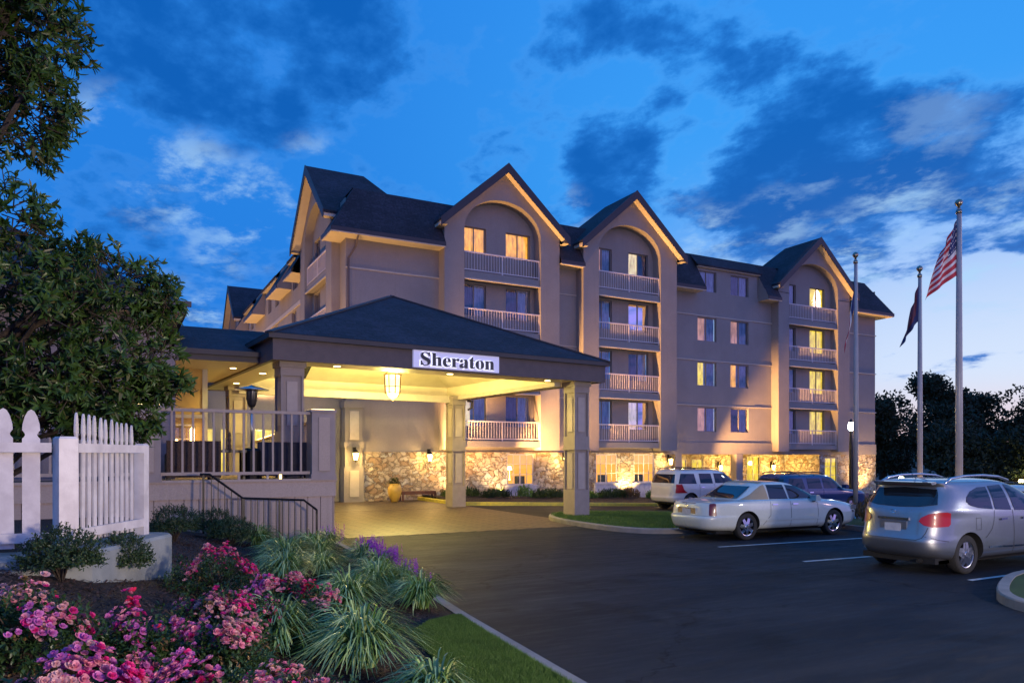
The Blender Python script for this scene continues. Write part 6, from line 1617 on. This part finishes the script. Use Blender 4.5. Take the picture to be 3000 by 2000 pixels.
ROS = [('pink and coral rose bush at the left edge below the fence', -.46, 4.75, .36, .42, [(0, .1, 'pale', 50, .20), (.15, -.15, 'pink', 46, .15), (.28, .05, 'magenta', 22, .08), (.1, -.3, 'violet', 24, .10)]),
       ('rose bush in the bottom left corner with pink and violet blooms', -.20, 3.45, .36, .40, [(-.12, .05, 'pink', 60, .13), (.10, -.02, 'violet', 70, .14), (.26, -.08, 'magenta', 55, .11), (.05, -.2, 'pale', 40, .14)]),
       ('small bush with a violet and red cluster left of the bed middle', .05, 4.85, .26, .36, [(0, 0, 'violet', 55, .13), (.03, .12, 'red', 22, .06), (.08, -.18, 'violet', 36, .10), (-.2, .1, 'magenta', 12, .05)]),
       ('sparse dark bush with single scattered blooms', .33, 5.15, .28, .30, [(.05, .0, 'pale', 12, .10), (.0, -.18, 'pink', 8, .08), (-.12, .25, 'red', 14, .05), (-.14, .15, 'violet', 14, .08)]),
       ('tall bush crowned with a large lilac and salmon cluster', .58, 5.75, .42, .50, [(-.1, .12, 'pink', 44, .11), (.1, .05, 'violet', 60, .14), (.18, -.1, 'magenta', 50, .12), (.06, -.12, 'pale', 60, .16)]),
       ('back rose bush with the highest magenta blooms below the handrail', .90, 8.3, .50, .50, [(.05, .1, 'magenta', 60, .20), (-.18, -.05, 'pink', 44, .16), (.28, .1, 'red', 24, .08), (.35, -.1, 'magenta', 50, .13)]),
       ('rose bush with a long pink trail right of the highest blooms', 1.35, 7.5, .42, .46, [(.05, .15, 'red', 36, .12), (.20, -.02, 'pink', 50, .14), (-.15, -.1, 'violet', 30, .12), (-.05, -.2, 'pink', 24, .10)]),
       ('rose bush with lilac and magenta blooms in the bed middle', .98, 6.35, .38, .42, [(0, .08, 'violet', 46, .13), (.15, -.05, 'magenta', 50, .13), (-.16, .1, 'pink', 22, .08)]),
       ('bush with the bright crimson cluster beside the grass clumps', 1.62, 7.15, .34, .44, [(-.02, .05, 'red', 80, .10), (.18, -.1, 'pink', 46, .12)]),
       ('low bush with coral blooms beside the largest grass clump', 1.62, 6.75, .26, .34, [(.0, -.02, 'pale', 46, .12), (-.1, .1, 'pink', 32, .09)]),
       ('dense salmon pink bush at the bottom edge beside the largest grass clump', .78, 4.05, .42, .36, [(.05, .12, 'pale', 80, .14), (.22, -.02, 'pale', 100, .15), (-.1, -.05, 'pink', 60, .12), (.1, -.2, 'pale', 60, .14)]),
       ('bush with large lilac and pink heads in the lower middle', .52, 4.85, .38, .42, [(0, .12, 'violet', 70, .13), (.16, .0, 'pink', 70, .12), (-.16, -.03, 'violet', 50, .11), (.08, -.16, 'pink', 36, .08)]),
       ('brown-centred bush at the bottom edge with violet and red blooms', .36, 3.85, .34, .34, [(-.12, .05, 'violet', 60, .13), (.02, .1, 'magenta', 30, .07), (-.05, -.12, 'red', 24, .06), (.18, 0, 'pale', 26, .12)]),
       ('small pink bush in the gap behind the lilac heads', .72, 5.30, .24, .34, [(0, 0, 'magenta', 22, .07), (.12, .05, 'pale', 22, .10)])]
for i, (lb, x, y, rad, h, cl_) in enumerate(ROS): rose(lb, x, y, rad * .92, h * .86, 60 + i, cl_)
# low planting along the hotel wall ----------------------------------
def wall_shrub(label, x, y, rx, h, seed, col='boxwood'):
    r = random.Random(seed); z = gz(x, y) + .15
    t = thing('planter_shrub', label, 'shrub', (x, y, z), 0, 'low plants along the hotel wall')
    b = MB()
    for i in range(int(260 * rx)):
        px, py = r.uniform(-rx, rx), r.uniform(-.35, .35); hh = h * r.uniform(.5, 1) * (1 - .35 * abs(px / rx) ** 3)
        for j in range(4):
            d = (Vector((r.uniform(-.6, .6), r.uniform(-.6, .6), 1))).normalized(); add_leaf(b, Vector((px, py, hh * (.25 + .2 * j))), d, Vector((r.uniform(-1, 1), 1, 0)), r.uniform(.10, .2), r.uniform(.03, .05), .2, .2)
    b.build('foliage', M[col], t, world=False, fixn=False)
for i, (x, y, rx, h, lb, cc) in enumerate(((14.3, 31.8, .9, .55, 'dark planting at the wall beside the second canopy column', 'boxwood'), (16.0, 31.4, .7, .5, 'dark plant left of the floodlit yellow one', 'boxwood'), (17.6, 31.6, .35, .75, 'taller yellow green plant behind the small floodlight', 'blade_green'),
      (18.9, 31.4, .9, .55, 'dark planting below the single ground floor window', 'boxwood'), (20.9, 31.4, .9, .45, 'plants with pale flowers hidden partly by the front column', 'blade_green'), (23.1, 31.8, .9, .6, 'planting right of the front canopy column', 'boxwood'),
      (24.3, 31.9, .6, .65, 'reddish planting left of the bright floodlight', 'rose_brown'), (26.2, 31.9, .7, .6, 'green planting right of the bright floodlight', 'blade_green'), (27.7, 31.8, .6, .6, 'planting at the tail of the white wagon', 'boxwood'))):
    wall_shrub(lb, x, y, rx, h, 90 + i, cc)
wall_shrub('dry reddish plants on the pole island between the saloon and the crossover', 19.6, 13.9, .9, .75, 120, 'rose_brown')
wall_shrub('green plants on the pole island beside the dry reddish ones', 20.6, 12.4, .9, .6, 121, 'boxwood')
# plant in the urn
r = random.Random(5); t = thing('urn_plant', 'dark bushy plant growing in the yellow urn', 'plant', (11.12, 32.05, .82)); b = MB()
for i in range(420):
    d = rv(r); d.z = abs(d.z); p = Vector((d.x * .26, d.y * .26, d.z * .30)) * r.uniform(.4, 1); b.mi = 1 if r.random() < .25 else 0; add_leaf(b, p, (d + rv(r) * .6).normalized(), Vector((0, 0, 1)), .08, .035)
b.build('foliage', [M['boxwood'], M['rose_brown']], t, world=False, fixn=False)
# turf blades and mulch chips -----------------------------------------
def turf(name, label, n, pick, hmin, hmax, seed, w=.0022):
    r = random.Random(seed); vs = []; fs = []
    while len(fs) < n:
        q_ = pick(r)
        if q_ is None: continue
        x, y, z = q_; a = r.uniform(0, 6.28); h = r.uniform(hmin, hmax); ln = r.uniform(0, .5) * h; a2 = r.uniform(0, 6.28); ww = w * r.uniform(.7, 1.4); k = len(vs)
        vs += [(x - math.cos(a) * ww, y - math.sin(a) * ww, z - .004), (x + math.cos(a) * ww, y + math.sin(a) * ww, z - .004), (x + math.cos(a2) * ln, y + math.sin(a2) * ln, z + h)]; fs.append((k, k + 1, k + 2))
    b = MB(); b.v = vs; b.f = fs; b.m = [0] * len(fs); o = b.build(name, M['grass_blade'], fixn=False); tag(o, label, 'grass', kind='stuff')
def pl(r):
    y = 3.4 + 4.75 * r.random() ** .8; x0, x1 = lawn_x(y) - .05, kx(y) - .17
    x = r.uniform(x0, x1) if x1 > x0 else None
    return (x, y, bz(x, y) + .022) if x is not None else None
turf('turf_grass', 'short green turf of the lawn wedge beside the kerb', 110000, pl, .022, .05, 7)
def inside(poly, x, y):
    c_ = False
    for i in range(len(poly)):
        (x1, y1), (x2, y2) = poly[i - 1], poly[i]
        if (y1 > y) != (y2 > y) and x < (x2 - x1) * (y - y1) / (y2 - y1) + x1: c_ = not c_
    return c_
def pi_(r):
    x, y = r.uniform(12, 20), r.uniform(15.2, 23)
    return (x, y, gz(x, y) + .13) if inside(ISL, x, y) and inside(ISL, x - .2, y - .2) and inside(ISL, x + .2, y + .2) else None
turf('turf_grass', 'short turf of the kerbed island at the front canopy column', 40000, pi_, .03, .07, 8, .006)
b = MB(); r = random.Random(21)
for i in range(26000):
    y = 3 + 13 * r.random() ** 1.7; x = kx(y) - .2 - r.random() ** .8 * 4.6
    if y < 8.1 and x > lawn_x(y): continue
    z = bz(x, y) + .02; a = r.uniform(0, 3.14); L = r.uniform(.008, .032); w = r.uniform(.003, .008); ca, sa = math.cos(a) * L, math.sin(a) * L; cb, sb = -math.sin(a) * w, math.cos(a) * w; t1 = r.uniform(-.012, .012)
    b.add([(x - ca - cb, y - sa - sb, z - t1), (x + ca - cb, y + sa - sb, z + t1), (x + ca + cb, y + sa + sb, z + t1 + .004), (x - ca + cb, y - sa + sb, z - t1 + .004)], [(0, 1, 2, 3)])
M['chip'] = leaf_mat('mulch_chip', (.035, .018, .014), (.085, .045, .035), .9, 0)
o = b.build('mulch_chips', M['chip'], fixn=False); tag(o, 'dark red brown bark chips scattered over the bed', 'mulch', kind='stuff')
# distant trees --------------------------------------------------------
def far_tree(label, x, y, h, rx, seed, n=2600, z0=.10, ls=.42, gap=-.18):
    r = random.Random(seed); t = thing('broadleaf_tree', label, 'tree', (x, y, -1.2), 0, 'dark trees beyond the hotel')
    b = MB(); b.tube([(0, 0, 0), (.1, 0, h * .3), (-.1, .1, h * .6), (0, 0, h * .85)], [rx * .07, rx * .055, rx * .035, .05], 8); 
    lobes = []
    for i in range(13):
        a = r.uniform(0, 6.28); k = r.uniform(.2, .75); zz = r.uniform(z0 + .15, .9); c_ = Vector((math.cos(a) * rx * k * (1.25 - zz), math.sin(a) * rx * k * (1.25 - zz), h * zz)); lobes.append((c_, rx * r.uniform(.28, .50)))
        b.tube([(0, 0, h * zz * .55), c_ * .6 + Vector((0, 0, h * zz * .25)), c_], [.12, .07, .03], 5, False)
    b.build('trunk', M['bark'], t, world=False, fixn=False)
    lb = MB()
    for i in range(n):
        c_, lr = lobes[r.randrange(len(lobes))]; d = rv(r); p = c_ + Vector((d.x, d.y, d.z * .75)) * lr * r.uniform(.35, 1.0) ** .5
        if noise.noise(p * .9) < gap: continue
        for j in range(5):
            dd = rv(r); add_leaf(lb, p + rv(r) * .35, dd, rv(r), ls * r.uniform(.6, 1.2), ls * .5, .2, .2)
    lb.build('crown', M['far_leaf'], t, world=False, fixn=False)
far_tree('broad dark tree directly right of the hotel end', 68.3, 48.0, 9.8, 5.0, 201, 2800)
far_tree('tallest round tree behind the middle flagpole', 74.5, 45.8, 11.9, 5.2, 202, 3200)
far_tree('dark tree between the middle and the tallest flagpole', 79.5, 45.5, 11.0, 4.4, 203, 2400)
far_tree('looser tree with sky showing through, right of the tallest flagpole', 80.8, 41.6, 10.2, 3.9, 204, 1300, .1, .40, -.05)
far_tree('small sparse tree at the right edge against the pink sky', 88.0, 41.0, 8.0, 4.0, 205, 1000, .1, .38, -.05)
far_tree('low tree in front of the tree line, left', 62.5, 37.0, 6.0, 4.2, 206, 1900, .02)
far_tree('low tree in front of the tree line, middle', 66.5, 33.8, 5.6, 4.4, 207, 1900, .02)
far_tree('low tree in front of the tree line, right', 70.5, 30.0, 5.0, 4.6, 208, 1900, .02)
far_tree('low tree at the right edge in front of the tree line', 74.0, 26.0, 4.4, 4.4, 209, 1700, .02)
b = MB(); r = random.Random(77)
xs4 = rng(-300, 700, 90)
vs = []
for i, x in enumerate(xs4):
    y = 260 - .12 * x; hh = 7 + 9 * abs(noise.noise((x * .012, 3, 1))) + 3 * noise.noise((x * .05, 1, 1)); vs += [(x, y - 30, -1), (x, y, hh), (x, y + 60, -1)]
b.add(vs, [f for i in range(len(xs4) - 1) for f in ((3 * i, 3 * i + 3, 3 * i + 4, 3 * i + 1), (3 * i + 1, 3 * i + 4, 3 * i + 5, 3 * i + 2))])
o = b.build('hills', M['far_leaf'], smooth=True, fixn=False); o['kind'] = 'structure'
